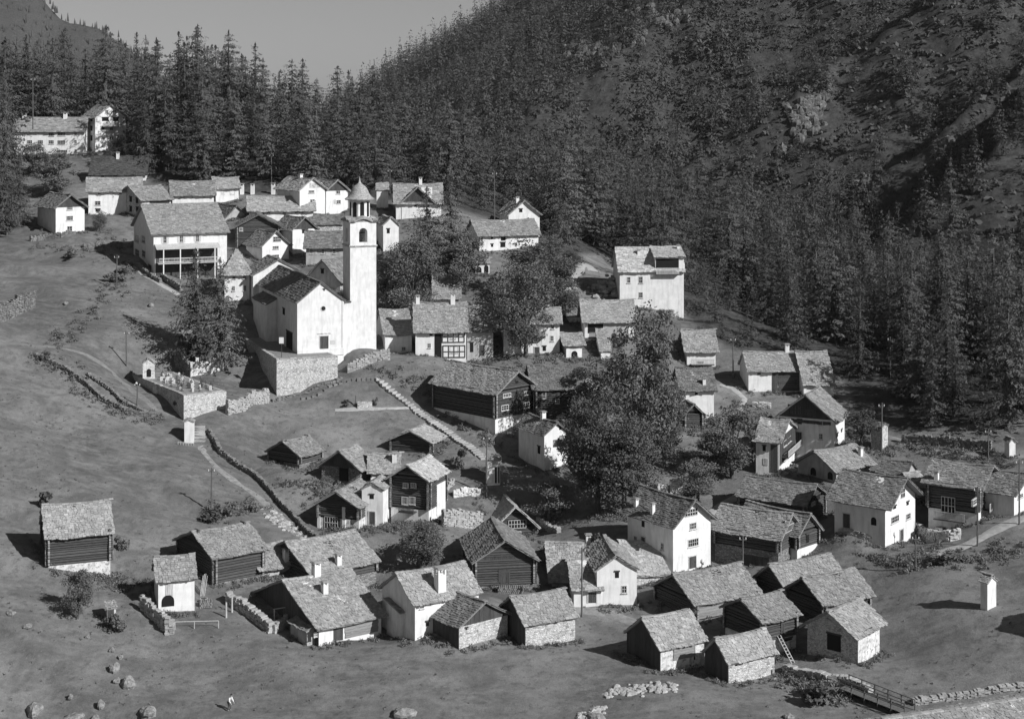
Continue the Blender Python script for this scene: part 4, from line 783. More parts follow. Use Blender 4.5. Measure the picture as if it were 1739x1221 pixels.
m = MB(); m.box(-.12, .25, -.1, .02, 0, chh); m.box(cL-.25, cL+.02, -.1, .02, 0, chh); m.box(-.1, cL+.02, -.14, .0, -.5, .55); m.build('pilaster', 'white_plaster', root, mwc)
# bell tower
TY = 254.6; TX = (594.6-CX)/F*TY; tth = cth; TW = 4.25
tfr = Matrix.Translation((TX, TY, FC_Z))@Matrix.Rotation(tth, 4, 'Z')@Matrix.Translation((TW/2, TW/2, 0))
tow = empty('bell_tower', tfr.translation, tth, 'tall slender white bell tower with a bell-shaped stone cap, beside the church', 'bell tower')
hz = lambda py, dy=0: (HY-py)/F*(TY+dy)-FC_Z
h1, h2, h3, h4 = hz(419), hz(374), hz(339, 1.5), hz(302, 2); a = TW/2
m = MB(); m.box(-a, a, -a, a, -3, h1); m.build('shaft', 'white_plaster', tow)
c = MB(); c.box(-a-.18, a+.18, -a-.18, a+.18, h1, h1+.16); c.box(-a-.10, a+.10, -a-.10, a+.10, h1-.12, h1-.002); c.build('cornice', 'rubble_stone', tow)
m = MB(); hb = h2-.35; zz = h1+.16                      # belfry stage: four piers with an arch in each side
ow = .68; oz0 = zz+.45; oz1 = zz+2.0
for sx in (-1, 1):
    for sy in (-1, 1):
        x0, x1 = sorted((sx*ow, sx*a)); q0, q1 = sorted((sy*ow, sy*a)); m.box(x0, x1, q0, q1, zz, hb)
for k in range(4):
    rot = Matrix.Rotation(k*math.pi/2, 4, 'Z'); arc = [(ow*math.cos(t), oz1+ow*math.sin(t)) for t in [math.pi*i/10 for i in range(11)]]
    for i in range(10):
        (xa, za), (xb, zb) = arc[i], arc[i+1]
        m.hexa([rot@Vector(v) for v in ((xb,-a,zb),(xa,-a,za),(xa,-a+.45,za),(xb,-a+.45,zb),(xb,-a,hb),(xa,-a,hb),(xa,-a+.45,hb),(xb,-a+.45,hb))])
    m.hexa([rot@Vector(v) for v in ((-ow,-a,zz),(ow,-a,zz),(ow,-a+.45,zz),(-ow,-a+.45,zz),(-ow,-a,oz0),(ow,-a,oz0),(ow,-a+.45,oz0),(-ow,-a+.45,oz0))])
m.build('belfry', 'white_plaster', tow)
m = MB(); prof = [(.10, .9), (.2, .85), (.3, .6), (.34, .3), (.46, .08), (.52, 0)]; n = 14
vs = [(r_*math.cos(2*math.pi*k/n), r_*math.sin(2*math.pi*k/n), oz0+.35+z_) for r_, z_ in prof for k in range(n)]
m.add(vs, [(j*n+k, (j+1)*n+k, (j+1)*n+(k+1) % n, j*n+(k+1) % n) for j in range(len(prof)-1) for k in range(n)])
be = m.build('bell', 'gravel', tow, smooth=True)
t_ = MB(); t_.box(-a+.5, a-.5, -.09, .09, oz0+1.25, oz0+1.45); t_.build('headstock', 'board_wood', be)
c = MB()                                                # upper cornice with a segmental bump over each face
for k in range(4):
    rot = Matrix.Rotation(k*math.pi/2, 4, 'Z'); n = 24
    zc = lambda x: hb+(.45*math.cos(x/(a*.62)*math.pi/2) if abs(x) < a*.62 else 0)
    for i in range(n):
        xa, xb = -a-.3+(2*a+.6)*i/n, -a-.3+(2*a+.6)*(i+1)/n; za, zb = zc(xa), zc(xb)
        c.hexa([rot@Vector(v) for v in ((xa,-a-.3,za),(xb,-a-.3,zb),(xb,-a+.6,zb),(xa,-a+.6,za),(xa,-a-.3,za+.28),(xb,-a-.3,zb+.28),(xb,-a+.6,zb+.5),(xa,-a+.6,za+.5))])
        if max(za, zb) > hb+.01: c.hexa([rot@Vector(v) for v in ((xa,-a-.003,hb-.02),(xb,-a-.003,hb-.02),(xb,-a+.45,hb-.02),(xa,-a+.45,hb-.02),(xa,-a-.003,za+.05),(xb,-a-.003,zb+.05),(xb,-a+.45,zb+.05),(xa,-a+.45,za+.05))])
c.box(-a+.5, a-.5, -a+.5, a-.5, hb, hb+.6); c.build('upper_cornice', 'stone_slab', tow)
m = MB(); n = 8; rl = 1.62; off = math.pi/8             # octagonal lantern with arched openings
oct_ = lambda r_, z_: [(r_*math.cos(2*math.pi*k/n+off), r_*math.sin(2*math.pi*k/n+off), z_) for k in range(n)]
m.add(oct_(rl, hb+.55)+oct_(rl, h3+.1), [(k, (k+1) % n, n+(k+1) % n, n+k) for k in range(n)]+[tuple(range(n, 2*n))])
lan = m.build('lantern', 'white_plaster', tow)
o_ = MB()
for k in range(8):
    an = 2*math.pi*k/8; rot = Matrix.Rotation(an+math.pi/2, 4, 'Z'); ap_ = rl*math.cos(math.pi/8); zl0 = hb+.75; zl1 = h3-.75; r_ = .33
    pr = [(-r_, zl0), (r_, zl0)]+[(r_*math.cos(t), zl1+r_*math.sin(t)) for t in [math.pi*i/8 for i in range(9)]]
    o_.extrude(pr, lambda p: rot@Vector((p[0], -ap_+.05, p[1])), lambda p: rot@Vector((p[0], -ap_-.02, p[1])))
o_.build('lantern_arch', 'dark_interior', lan)
m = MB(); H_ = h4-h3; prof = [(2.3, -.12), (2.34, .0), (1.88, .10*H_), (1.55, .22*H_), (1.32, .36*H_), (1.16, .47*H_), (.92, .57*H_), (.55, .65*H_), (.28, .72*H_), (.16, .82*H_), (.09, .92*H_), (.03, 1.04*H_)]
n = 16; vs = [(r_*math.cos(2*math.pi*k/n+off), r_*math.sin(2*math.pi*k/n+off), h3+z_) for r_, z_ in prof for k in range(n)]
m.add(vs, [(j*n+k, j*n+(k+1) % n, (j+1)*n+(k+1) % n, (j+1)*n+k) for j in range(len(prof)-1) for k in range(n)]+[tuple(range(n))[::-1]])
cp = MB()                                               # rings of small slabs on the cap
for j in range(26):
    f_ = j/26; zz_ = f_*.74*H_; zs_ = [p[1] for p in prof[1:]]; rs_ = [p[0] for p in prof[1:]]; r_ = float(np.interp(zz_, zs_, rs_)); r2 = float(np.interp(zz_+.04*H_, zs_, rs_)); k2 = max(5, int(r_*2*math.pi/.36))
    for k in range(k2):
        t0 = 2*math.pi*(k+ju(.2))/k2; t1 = t0+2*math.pi/k2*.94; e = R.uniform(.02, .06)
        cp.hexa([(r_*math.cos(t), r_*math.sin(t), h3+zz_) for t in (t0, t1)]+[(r2*math.cos(t), r2*math.sin(t), h3+zz_+.045*H_) for t in (t1, t0)]+
                [((r_+e)*math.cos(t), (r_+e)*math.sin(t), h3+zz_+.03) for t in (t0, t1)]+[((r2+.02)*math.cos(t), (r2+.02)*math.sin(t), h3+zz_+.05*H_) for t in (t1, t0)])
dome = m.build('dome', 'pale_slab', tow); cp.build('dome_slab', 'pale_slab', dome)
cr = MB(); zt = h3+1.04*H_; cr.tube((0,0,zt-.3), (0,0,zt+.5), .03, .02); cr.box(-.16, .16, -.02, .02, zt+.28, zt+.33); cr.build('cross', 'iron', tow)

# porch of the large house
d = BY['u54']; f, _, _ = facemap(d, d['fr']); mw = d['rm'].inverted()@d['fr']; x0, z1 = f('r', *zp('Zb', 282, 655)); x1, _ = f('r', *zp('Zb', 770, 650)); z0 = z1-.75; dep = 2.2
m = MB(); m.hexa([(x0, -dep, z0-.1), (x1, -dep, z0-.1), (x1, 0, z1-.1), (x0, 0, z1-.1), (x0, -dep, z0), (x1, -dep, z0), (x1, 0, z1), (x0, 0, z1)]); pr_ = m.build('porch_roof', 'pale_slab', d['root'], mw)
for px in (330, 458, 590, 722):
    m = MB(); xx = f('r', *zp('Zb', px+6, 700))[0]; m.box(xx-.09, xx+.09, -dep+.05, -dep+.23, -1.6, z0-.1); m.build('porch_post', 'white_plaster', d['root'], mw)
m = MB()
zr = f('r', *zp('Zb', 400, 775))[1]
for q in (zr+.35, zr-.25): m.box(x0+.5, x1-.3, -dep+.10, -dep+.18, q, q+.14)
for k in range(40): xx = x0+.5+(x1-x0-.8)*k/40; m.box(xx, xx+.05, -dep+.12, -dep+.16, zr-.25, zr+.35)
m.build('porch_railing', 'pale_wood', d['root'], mw)
m = MB(); m.box(x0+.3, x1-.1, -dep+.02, -.02, zr-.55, zr-.4); m.build('porch_floor', 'pale_wood', d['root'], mw)
m = MB(); m.box(x0+.2, x1-.1, -.04, -.005, -1.4, z0+.2); m.build('porch_dark_panel', 'board_wood', d['root'], mw)  # dark panel set just in front of the white ground floor wall

# ------------------------------------------------------------------ platforms: church forecourt and cemetery
def platform(p_, name, label, cat, top, walls):
    fr = Matrix.Translation(p_['c'])@Matrix.Rotation(p_['t'], 4, 'Z'); L, W, zt = p_['L'], p_['W'], p_['zt']-p_['c'].z
    r_ = empty(name, p_['c'], p_['t'], label, cat); p_['fr'] = fr; p_['h'] = zt; p_['root'] = r_
    m = MB(); pr = [(0, 0), (L, 0), (L, W), (0, W)]
    m.box(0, L, 0, W, -4, zt); m.build('retaining_wall', walls, r_)
    n1, n2 = int(L/.8), int(W/.8); t = MB()
    vs = [(.45+(L-.9)*i/n1, .45+(W-.9)*j/n2, zt+.03+.05*R.random()) for j in range(n2+1) for i in range(n1+1)]
    t.add(vs, [(j*(n1+1)+i, j*(n1+1)+i+1, (j+1)*(n1+1)+i+1, (j+1)*(n1+1)+i) for j in range(n2) for i in range(n1)]); t.build('yard', top, r_)
    c = MB()
    def cope(x, y, ax, n):
        s = 0
        while s < n-.2:
            w = R.uniform(.5, 1.0); w = min(w, n-s); h_ = R.uniform(.10, .2)
            if ax == 'x': c.box(x+s, x+s+w-.02, y-.06, y+.42, zt, zt+h_)
            else: c.box(x-.06, x+.42, y+s, y+s+w-.02, zt, zt+h_)
            s += w
    cope(.45, 0, 'x', L-.5); cope(0, .05, 'y', W-.1); c.build('coping', 'path_stone', r_); return r_
platform(fore, 'church_terrace', 'raised rubble walled terrace carrying the church and its forecourt', 'terrace', 'gravel', 'rubble_stone')
platform(cem, 'cemetery_terrace', 'walled cemetery platform with rubble sides, left below the church', 'terrace', 'footpath_earth', 'rubble_stone')
m = MB(); s_ = cem['W']*.52; m.hexa([(-.9, s_-.9, -4), (.0, s_-.9, -4), (.0, s_+.6, -4), (-.9, s_+.6, -4), (-.15, s_-.9, cem['h']), (.0, s_-.9, cem['h']), (.0, s_+.6, cem['h']), (-.15, s_+.6, cem['h'])]); m.build('buttress', 'worn_plaster', cem['root'])
BY['s2']['root'].location.z = cem['zt']; 
# ------------------------------------------------------------------ paths, walls and small things
def pl(zn, pts_): return [zp(zn, *p) for p in pts_]
def resample(pts2, step):
    o = [pts2[0]]
    for p, q in zip(pts2, pts2[1:]):
        n = max(1, int((Vector(q)-Vector(p)).length/step))
        for k in range(1, n+1): o.append(tuple(Vector(p).lerp(Vector(q), k/n)))
    return o
def on_ground(px): return [(v.x, v.y) for v in (P(*p) for p in px)]
def ribbon(name, px, w, mat, lift=.05, wob=.25):
    g = resample(on_ground(px), .55); m = MB(); n = len(g); cols = 5; vs = []
    for i, (x, y) in enumerate(g):
        a = Vector(g[max(0, i-1)]); e = Vector(g[min(n-1, i+1)]); d = (e-a).normalized(); nn = Vector((-d.y, d.x)); ww = w*(1+wob*(float(vnoise(np.array([i*.23]), np.array([w*9.1]), 5)[0])*2-1))
        for k in range(cols): q = Vector((x, y))+nn*ww*(k/(cols-1)-.5); vs.append((q.x, q.y))
    A = np.array(vs); zz = ground_f(A[:, 0], A[:, 1])+lift; edge = np.tile(np.array([1, 0, 0, 0, 1.]), n)
    zz = zz-edge*(lift+.06)
    m.add([(x, y, z) for (x, y), z in zip(vs, zz)], [(i*cols+k, i*cols+k+1, (i+1)*cols+k+1, (i+1)*cols+k) for i in range(n-1) for k in range(cols-1)])
    o = m.build(name, mat, smooth=True); return tag(o, kind='structure')
ribbon('path', [(340,758),(352,775),(372,797),(400,818),(428,836),(455,858),(482,885),(510,912),(540,935)], 1.5, 'footpath_earth', .05, .45)
ribbon('path', [(300,706),(262,694),(226,664),(192,632),(150,604),(80,588),(-30,575)], 1.6, 'grass_track', .05, .6)
ribbon('path', pl('Zu', [(640,287),(760,283),(900,280),(1020,278),(1140,272)]), .8, 'road_dirt')
ribbon('path', [(973,1034),(1037,1041),(1076,1056),(1112,1078)], 1.8, 'footpath_earth')
ribbon('path', [(1318,1150),(1350,1157),(1386,1166),(1420,1173),(1441,1180)], 1.5, 'road_dirt')
ribbon('lane', [(1575,942),(1610,936),(1640,926),(1665,913),(1700,895),(1735,880),(1790,862)], 2.6, 'road_dirt')
ribbon('lane', [(935,498),(955,487),(972,472),(984,460),(990,447),(1000,452),(1010,462)], 2.6, 'road_dirt')
ribbon('lane', [(1200,878),(1218,864),(1240,850),(1262,834)], 1.8, 'road_dirt')
ribbon('path', pl('Zi', [(330,420),(430,450),(520,530),(480,620),(380,680)]), 1.2, 'road_dirt')
ribbon('path', [(1435,700),(1500,740),(1560,765),(1640,772),(1740,775)], 1.6, 'footpath_earth')
ribbon('path', pl('Zb', [(60,792),(200,880),(330,965),(470,1045)]), 1.4, 'road_dirt')
def stone_wall(px, h, label, t=.5, mat='path_stone', name='stone_wall', drop=.4, cap=False):
    g = resample(on_ground(px), .34); A = np.array(g); zz = ground_f(A[:, 0], A[:, 1]); m = MB()
    acc = R.uniform(.3, .5)
    for i in range(len(g)-1):
        p, q = Vector(g[i]), Vector(g[i+1]); d = (q-p); ln_ = d.length; d.normalize(); nn = Vector((-d.y, d.x)); z = zz[i]-drop; top = zz[i]+h*(1+ju(.14))
        while z < top:
            hh = R.uniform(.11, .24) if h > .7 else R.uniform(.10, .18); o = ju(.09); s0 = p-d*R.uniform(0, .06); s1 = q+d*R.uniform(-.05, .04); wj = t/2+ju(.06)
            if cap and z+hh >= top: wj = t/2+.06
            c = [s0-nn*(wj+o), s1-nn*(wj+o+ju(.04)), s1+nn*wj, s0+nn*wj]
            m.hexa([(v.x, v.y, z+ju(.015)) for v in c]+[(v.x, v.y, z+hh-.02+ju(.03)) for v in c]); z += hh
    v = P(*px[0]); o = m.build(name, mat); return tag(o, label, 'wall')
stone_wall([(240,1034),(262,1052),(283,1072)], 1.4, 'shaded garden wall in front of the alcove cottage')
stone_wall([(281,1074),(296,1073)], 1.5, 'short bright wall end joining the rail fence by the alcove cottage', t=.7)
stone_wall(pl('Zn', [(400,745),(500,800),(620,890),(740,985)]), 1.1, 'dry stone wall slanting down to the biggest front farmhouse', t=.8)
stone_wall(pl('Zn', [(750,985),(860,905)]), 1.0, 'rough wall end between the drying frame and the farmhouse annex', t=.6)
stone_wall([(354,735),(372,768),(398,790),(432,810),(458,836),(482,864),(508,890),(548,930)], .7, 'long low wall along the right side of the descending path', t=.45, mat='field_stone')
stone_wall([(60,606),(110,628),(147,655),(176,682),(212,700),(262,708)], .6, 'curved field wall on the left meadow, lower one of two', mat='field_stone')
stone_wall([(150,638),(185,662),(212,686),(250,704),(276,706)], .4, 'curved field wall on the left meadow, upper one of two', mat='field_stone')
stone_wall([(462,682),(500,672),(530,663),(560,652),(580,643)], .3, 'low stepped wall at the foot of the church terrace', mat='field_stone')
stone_wall(pl('Zd', [(893,905),(960,880),(1060,830),(1230,795)]), 1.4, 'rubble wall from the church terrace to the small white cottage', mat='path_stone')
stone_wall([(1532,752),(1560,753),(1600,756),(1640,760),(1684,764)], 1.1, 'field wall running below the forest at upper right', mat='field_stone')
stone_wall([(1550,1196),(1600,1188),(1660,1180),(1739,1167),(1800,1155)], .5, 'field wall behind the near speckled roof, bottom right', t=.6, mat='path_stone')
stone_wall([(1333,1139),(1365,1147),(1408,1155),(1433,1156),(1478,1178)], .6, 'broken wall beside the footbridge path', t=.8)
stone_wall([(752,893),(785,895),(818,897)], 2.0, 'retaining wall below the white parapet, left of the latticed timber house', mat='path_stone')
stone_wall([(770,843),(792,840),(816,842)], .9, 'white parapet wall right of the white-based chalet', mat='white_plaster', t=.4)
stone_wall([(-20,552),(10,543),(38,530),(56,520)], 2.6, 'tall dark field wall cut by the left edge', mat='dark_rubble', t=1.0)
stone_wall(pl('Za', [(225,1135),(330,1120),(450,1105),(560,1090)]), .9, 'garden wall in front of the white cubic house', mat='field_stone')
stone_wall(pl('Za', [(620,1190),(700,1180),(765,1160)]), .8, 'short wall beside the lane at upper left', mat='field_stone')
stone_wall(pl('Zb', [(80,800),(200,870),(330,955)]), .7, 'lane parapet beside the large porch house', mat='field_stone')
stone_wall(pl('Zj', [(680,970),(760,1010),(835,1045)]), 1.1, 'garden wall in front of the big galleried chalet', mat='path_stone')
stone_wall(pl('Zj', [(840,1045),(930,1040),(1010,1020)]), 1.2, 'pillared garden wall right of the white house with curved gable', mat='worn_plaster')
stone_wall(pl('Zh', [(600,300),(660,345),(725,408)]), 2.3, 'shaded left wing of the upper cemetery wall', mat='dark_rubble')  # darker stone puts the shade of this wing into its colour
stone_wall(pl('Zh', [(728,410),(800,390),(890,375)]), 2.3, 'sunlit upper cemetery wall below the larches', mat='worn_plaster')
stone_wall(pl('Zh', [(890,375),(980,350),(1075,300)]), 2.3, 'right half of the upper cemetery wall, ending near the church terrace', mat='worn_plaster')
stone_wall(pl('Zh', [(1045,735),(1200,690),(1400,625)]), 1.9, 'low pale wall right of the cemetery corner', mat='grey_plaster')
stone_wall(pl('Zo', [(1190,270),(1260,310),(1340,345)]), .7, 'low wall climbing right of the latticed timber house')
stone_wall(pl('Zj', [(110,985),(240,1000),(370,1050)]), .6, 'low wall beside the shaded side of the white house with curved gable')
stone_wall(pl('Zi', [(580,590),(720,600)]), .7, 'pale wall fragment in the garden below the top right pair', mat='worn_plaster')
stone_wall(pl('Zu', [(1330,860),(1350,800),(1400,760)]), .8, 'garden wall climbing beside the white-based chalet')
stone_wall(pl('Zt', [(1010,310),(1140,390)]), 1.0, 'terrace wall in front of the porch house', mat='field_stone')
# ruined white walls beside the tall white house
for k, (x0, x1, y, h_) in enumerate(((1088,1101,846,1.5), (1117,1134,846,1.7), (1138,1160,846,2.3))):
    stone_wall([(x0, y), (x1, y-1)], h_, ('ruined white wall stub left of the gap, behind the tall white house', 'ruined white wall stub right of the gap, behind the tall white house', 'ruined white wall with a broken top, rightmost behind the tall white house')[k], mat='worn_plaster', name='ruined_wall', t=.6)
# the stepped path
g = resample(on_ground(pl('Zu', [(905,85),(1130,268),(1350,420),(1480,510),(1600,608)])), .62); m = MB()
for i in range(len(g)-1):
    p, q = Vector(g[i]), Vector(g[i+1]); d = (q-p).normalized(); nn = Vector((-d.y, d.x)); w = .62+ju(.1); z = gz(*p)
    c = [p-nn*w-d*.05, p+d*.55-nn*(w+ju(.08)), p+d*.55+nn*(w+ju(.08)), p+nn*w-d*.05]
    m.hexa([(v.x, v.y, z-.35) for v in c]+[(v.x, v.y, z+.14+ju(.03)) for v in c])
tag(m.build('stone_stair', 'path_stone'), 'long flight of pale stone steps crossing the central meadow', 'stairs')
g = resample(on_ground(pl('Zu', [(420,215),(560,160),(680,105),(780,88),(900,84)])), .7); m = MB()
for i in range(len(g)-1):
    p, q = Vector(g[i]), Vector(g[i+1]); d = (q-p).normalized(); nn = Vector((-d.y, d.x)); w = .55+ju(.14); z = gz(*p)
    c = [p-nn*w, p+d*.6-nn*(w+ju(.1)), p+d*.6+nn*(w+ju(.1)), p+nn*w]
    m.hexa([(v.x, v.y, z-.35) for v in c]+[(v.x, v.y, z+.10+ju(.05)) for v in c])
tag(m.build('stone_stair', 'field_stone'), 'slab steps along the foot of the church terrace', 'stairs')
m = MB(); a0, a1 = P(*zp('Zh', 805, 965)), P(*zp('Zh', 800, 845)); n = 6
for i in range(n):
    c = a0.lerp(a1, i/(n-1)); z = gz(c.x, c.y); m.box(c.x-.95, c.x+.85, c.y-.1, c.y+.9, z-.5, z+.16)
tag(m.build('stone_stair', 'path_stone'), 'short flight of broad steps beside the plain white shrine', 'stairs')
# poles
def pole(px, yb, yt, label, name='utility_pole', r=.11, bar=True, lamp=False, cat='pole'):
    v = P(px, yb); H = (yb-yt)/F*v.y; o = empty(name, v, 0, label, cat)
    m = MB(); m.tube((0, 0, -.5), (ju(.06), ju(.06), H), r*1.15, r*.75, 7); m.build('pole', 'pole_wood', o)
    if bar and H > 3:
        c = MB(); c.box(-.42, .42, -.05, .05, H-.55, H-.45); q = c.build('crossarm', 'pole_wood', o); i_ = MB()
        for x in (-.36, .36): i_.tube((x, 0, H-.45), (x, 0, H-.22), .055, .045, 6)
        i_.build('insulator', 'white_plaster', q)
    if lamp:
        c = MB(); c.tube((0, 0, H-.05), (.0, -.55, H+.1), .035, .03, 6); c.tube((0, -.55, H+.12), (0, -.55, H-.12), .06, .22, 8); c.build('lamp_shade', 'painted_frame', o)
for a in ((359,868,794,'thin pole on the left meadow beside the descending path'), (233,688,649,'short lamp pole at the corner of the cemetery lane'), (215,622,562,'pole on the meadow above the cemetery shrine'),
          (198,492,433,'pole on the bank left of the large porch house'), (542,968,924,'pole standing against the stone roof of the two-chimney farmhouse'), (988,1047,929,'tall lone pole in front of the white two-window cottage'),
          (1261.5,975,909,'pole in front of the long log barn, right one of two'), (1240,945,910,'short pole at the corner of the long log barn, left one of two'), (1660,927,826,'tall pole beside the lane at right'), (1555,968,908,'thin pole in front of the white house with curved gable'),
          (1245,642,573,'pole at the forest edge left of the top right pair'), (1512,642,572,'pale pole inside the forest edge at upper right'), (1497,769,684,'pole beside the narrow ruined stone hut'), (826,844,740,'pole left of the columned shrine'),
          (662,330,288,'pole beside the small square store tower'), (840,400,292,'pole among trees left of the long three-window house'), (461,312,262,'pole at the forest edge behind the upper houses'), (56,215,132,'tall pole behind the long hotel'), (1678,782,728,'pole left of the slim shrine by the forest'), (1731,890,780,'pole near the house at the right edge')):
    pole(*a, lamp=(a[0] in (233,)), r=.1)
v = P(478, 612); v.z = fore['zt']; v = Vector(px2w(478, 0, fore['c'].y+2.2)); v.z = fore['zt']; o = empty('notice_board', v, 0, 'small white notice board on a post at the church terrace edge', 'sign')
m = MB(); m.tube((0,0,0), (0,0,3.0), .05, .05, 6); m.build('post', 'iron', o); m = MB(); m.box(-.35, .35, -.09, -.05, 2.15, 3.1); m.build('board', 'white_plaster', o)
# three short white pillars above the upper terrace row
for k, (x, yb, yt) in enumerate(((411,330,313), (429,330,313), (464,330,312))):
    v = P(x, yb); H = (yb-yt)/F*v.y; o = empty('gate_pillar', v, 0, ('left of the pair of short white pillars by the upper houses', 'right of the pair of short white pillars by the upper houses', 'single short white pillar left of the gabled house at the forest edge')[k], 'pillar')
    m = MB(); m.box(-.38, .38, -.38, .38, -.5, H-.35); m.box(-.34, -.2, -.34, .34, H-.35, H); m.box(.2, .34, -.34, .34, H-.35, H); m.build('shaft', 'white_plaster', o); m = MB(); m.box(-.45, .45, -.45, .45, H, H+.14); m.build('cap', 'stone_slab', o)
# boulders
def rock_mesh(seed, n1=12, n2=8):
    rr = random.Random(seed); ox, oy, oz = (rr.uniform(0, 50) for _ in range(3)); vs = []; fs = []
    for j in range(n2+1):
        for i in range(n1):
            t = math.pi*j/n2; p_ = 2*math.pi*i/n1; d = Vector((math.sin(t)*math.cos(p_), math.sin(t)*math.sin(p_), math.cos(t)))
            k = .62+.8*float(vnoise(np.array([d.x*1.6+ox+d.z]), np.array([d.y*1.6+oy]), seed)[0])+.3*float(vnoise(np.array([d.x*4+oz]), np.array([d.y*4+d.z*3]), seed+3)[0]); vs.append(d*k)
    for j in range(n2):
        for i in range(n1): fs.append((j*n1+i, j*n1+(i+1) % n1, (j+1)*n1+(i+1) % n1, (j+1)*n1+i))
    m = MB(); m.add(vs, [f[::-1] for f in fs]); return m
for k, (x, y, w, hh, lab) in enumerate(((59,1208,24,20,'grey double boulder at the bottom left of the meadow'), (122,1222,34,16,'flat boulder with a dark left side, bottom left edge'), (172,1199,11,15,'small upright boulder, bottom left between two larger ones'),
    (162,1222,14,10,'small pale stone at the bottom edge, right of the flat boulder'), (251,1212,26,16,'low pale boulder left of the bending person'), (194,1138,15,17,'boulder at the lower end of the stone trail'), (198,1158,12,12,'small dark edged boulder left of the largest pale one'),
    (218,1163,21,20,'largest pale boulder in the middle of the lower left meadow'), (47,1064,14,7,'small flat stones on the slope at the far left'), (18,1042,13,7,'stone on the slope near the left edge'), (149,1083,8,7,'stone below the plank outhouse'), (190,1105,9,8,'upper stone of the stone trail'), (205,1117,9,8,'second stone of the stone trail'),
    (690,1214,34,16,'pale broad boulder at the bottom edge, centre'), (1012,1220,26,12,'half buried boulder at the bottom edge, right of centre'), (1340,1218,16,9,'grey stones at the bottom edge near the footbridge'), (257,520,8,8,'pale stone on the meadow below the porch house'), (112,516,6,5,'little white stone on the upper left meadow'), (1200,1055,10,6,'stone in front of the lower right cluster'), (312,655,14,10,'pale stones under the larches'), (120,1184,9,9,'small stone above the flat boulder'))):
    v = P(x, y); s = v.y/F; o = rock_mesh(k+5).build('boulder', 'boulder_rock'); o.location = (v.x, v.y, v.z+hh*s*.12); o.scale = (w*s*.5, w*s*.5, hh*s*.5); o.rotation_euler = (0, 0, R.uniform(0, 6)); tag(o, lab, 'rock')
# heap of rubble below the tall guesthouse
m = MB(); base = [P(1040, 500)]
for k in range(110):
    x = R.gauss(1036, 17); y = R.uniform(478, 508)-max(0, 6-abs(x-1036)*.3); v = P(x, y+6); rr = rock_mesh(200+k % 9, 6, 4); s = R.uniform(.25, .7); hgt = max(0, 1.6-abs(x-1036)*.06)*R.random()
    m.add([(v.x+p[0]*s, v.y+p[1]*s, v.z+hgt+p[2]*s*.6) for p in rr.v], rr.f)
tag(m.build('rubble_heap', 'path_stone'), 'pale heap of building rubble below the tall guesthouse', 'rubble', kind='stuff')
m = MB()
for k in range(70):
    v = P(R.gauss(952, 12), R.uniform(470, 500)); rr = rock_mesh(200+k % 9, 6, 4); s = R.uniform(.2, .55); m.add([(v.x+p[0]*s, v.y+p[1]*s, v.z+p[2]*s*.6+.1) for p in rr.v], rr.f)
tag(m.build('rubble_heap', 'path_stone'), 'loose stones scattered beside the pale lane left of the tall guesthouse', 'rubble', kind='stuff')
m = MB()
for k in range(90):
    t = R.random(); x, y = (450+t*85+ju(9), 876+t*50+ju(9)-6); v = P(x, y); rr = rock_mesh(200+k % 9, 6, 4); s = R.uniform(.12, .38); m.add([(v.x+p[0]*s, v.y+p[1]*s, v.z+p[2]*s*.6) for p in rr.v], rr.f)
tag(m.build('rubble_heap', 'path_stone'), 'band of loose stones left of the descending path, above the farmhouse roofs', 'rubble', kind='stuff')
for (xa, ya, xb, yb, n, lab) in ((1030,1176,1150,1166,120,'band of pale loose stones in the front meadow below the log panel barn'), (985,1219,1025,1205,50,'patch of loose stones at the bottom edge, right of centre')):
    m = MB()
    for k in range(n):
        t = R.random(); v = P(xa+(xb-xa)*t+ju(4), ya+(yb-ya)*t+R.gauss(0, 5)); rr = rock_mesh(200+k % 9, 6, 4); s = R.uniform(.12, .42); m.add([(v.x+p[0]*s, v.y+p[1]*s, v.z+p[2]*s*.55) for p in rr.v], rr.f)
    tag(m.build('rubble_heap', 'path_stone'), lab, 'rubble', kind='stuff')
# yard things
def woodpile(px, py, L_, n, rz, label):
    v = P(px, py); m = MB(); r_ = .11
    for j in range(n):
        for i in range(int(L_/.23)):
            x = -L_/2+i*.23+(j % 2)*.11+ju(.02); rr = r_*R.uniform(.8, 1.1); m.tube((x, -.45+ju(.06), .1+j*.2), (x, .45+ju(.06), .1+j*.2), rr, rr*.95, 7)
    o = m.build('woodpile', 'pale_log'); o.location = v; o.rotation_euler = (0, 0, rz); tag(o, label, 'woodpile', kind=None)
woodpile(1345, 946, 2.6, 5, .9, 'woodpile at the corner of the long log barn with the stone base')
woodpile(868, 1006, 3.0, 4, .1, 'woodpile in front of the dark chalet on stone stilts')
woodpile(352, 1030, 1.6, 4, .3, 'small woodpile right of the alcove cottage')
woodpile(1598, 905, 2.4, 4, .8, 'woodpile in front of the dark galleried chalet')
woodpile(590, 812, 1.8, 4, 1.0, 'woodpile beside the stone walled barn in the middle cluster')
v = P(340, 1012); m = MB()
for k in range(4): m.tube((k*.16, 0, 0), (k*.16+.25, .5, 2.3+ju(.2)), .05, .04, 5)
o = m.build('leaning_planks', 'pale_wood'); o.location = v; tag(o, 'pale planks leaning in the gap right of the alcove cottage', 'planks', kind='stuff')
for x, y, lab in ((346, 1024, 'white tub beside the leaning planks'), (697, 1080, 'white tub at the foot of the tall chimney cottage')):
    v = P(x, y); m = MB(); m.tube((0, 0, 0), (0, 0, .55), .34, .42, 12); o = m.build('tub', 'white_plaster'); o.location = v; tag(o, lab, 'tub'); i_ = MB(); i_.tube((0, 0, .3), (0, 0, .56), .33, .37, 12); i_.build('water', 'window_glass', o)
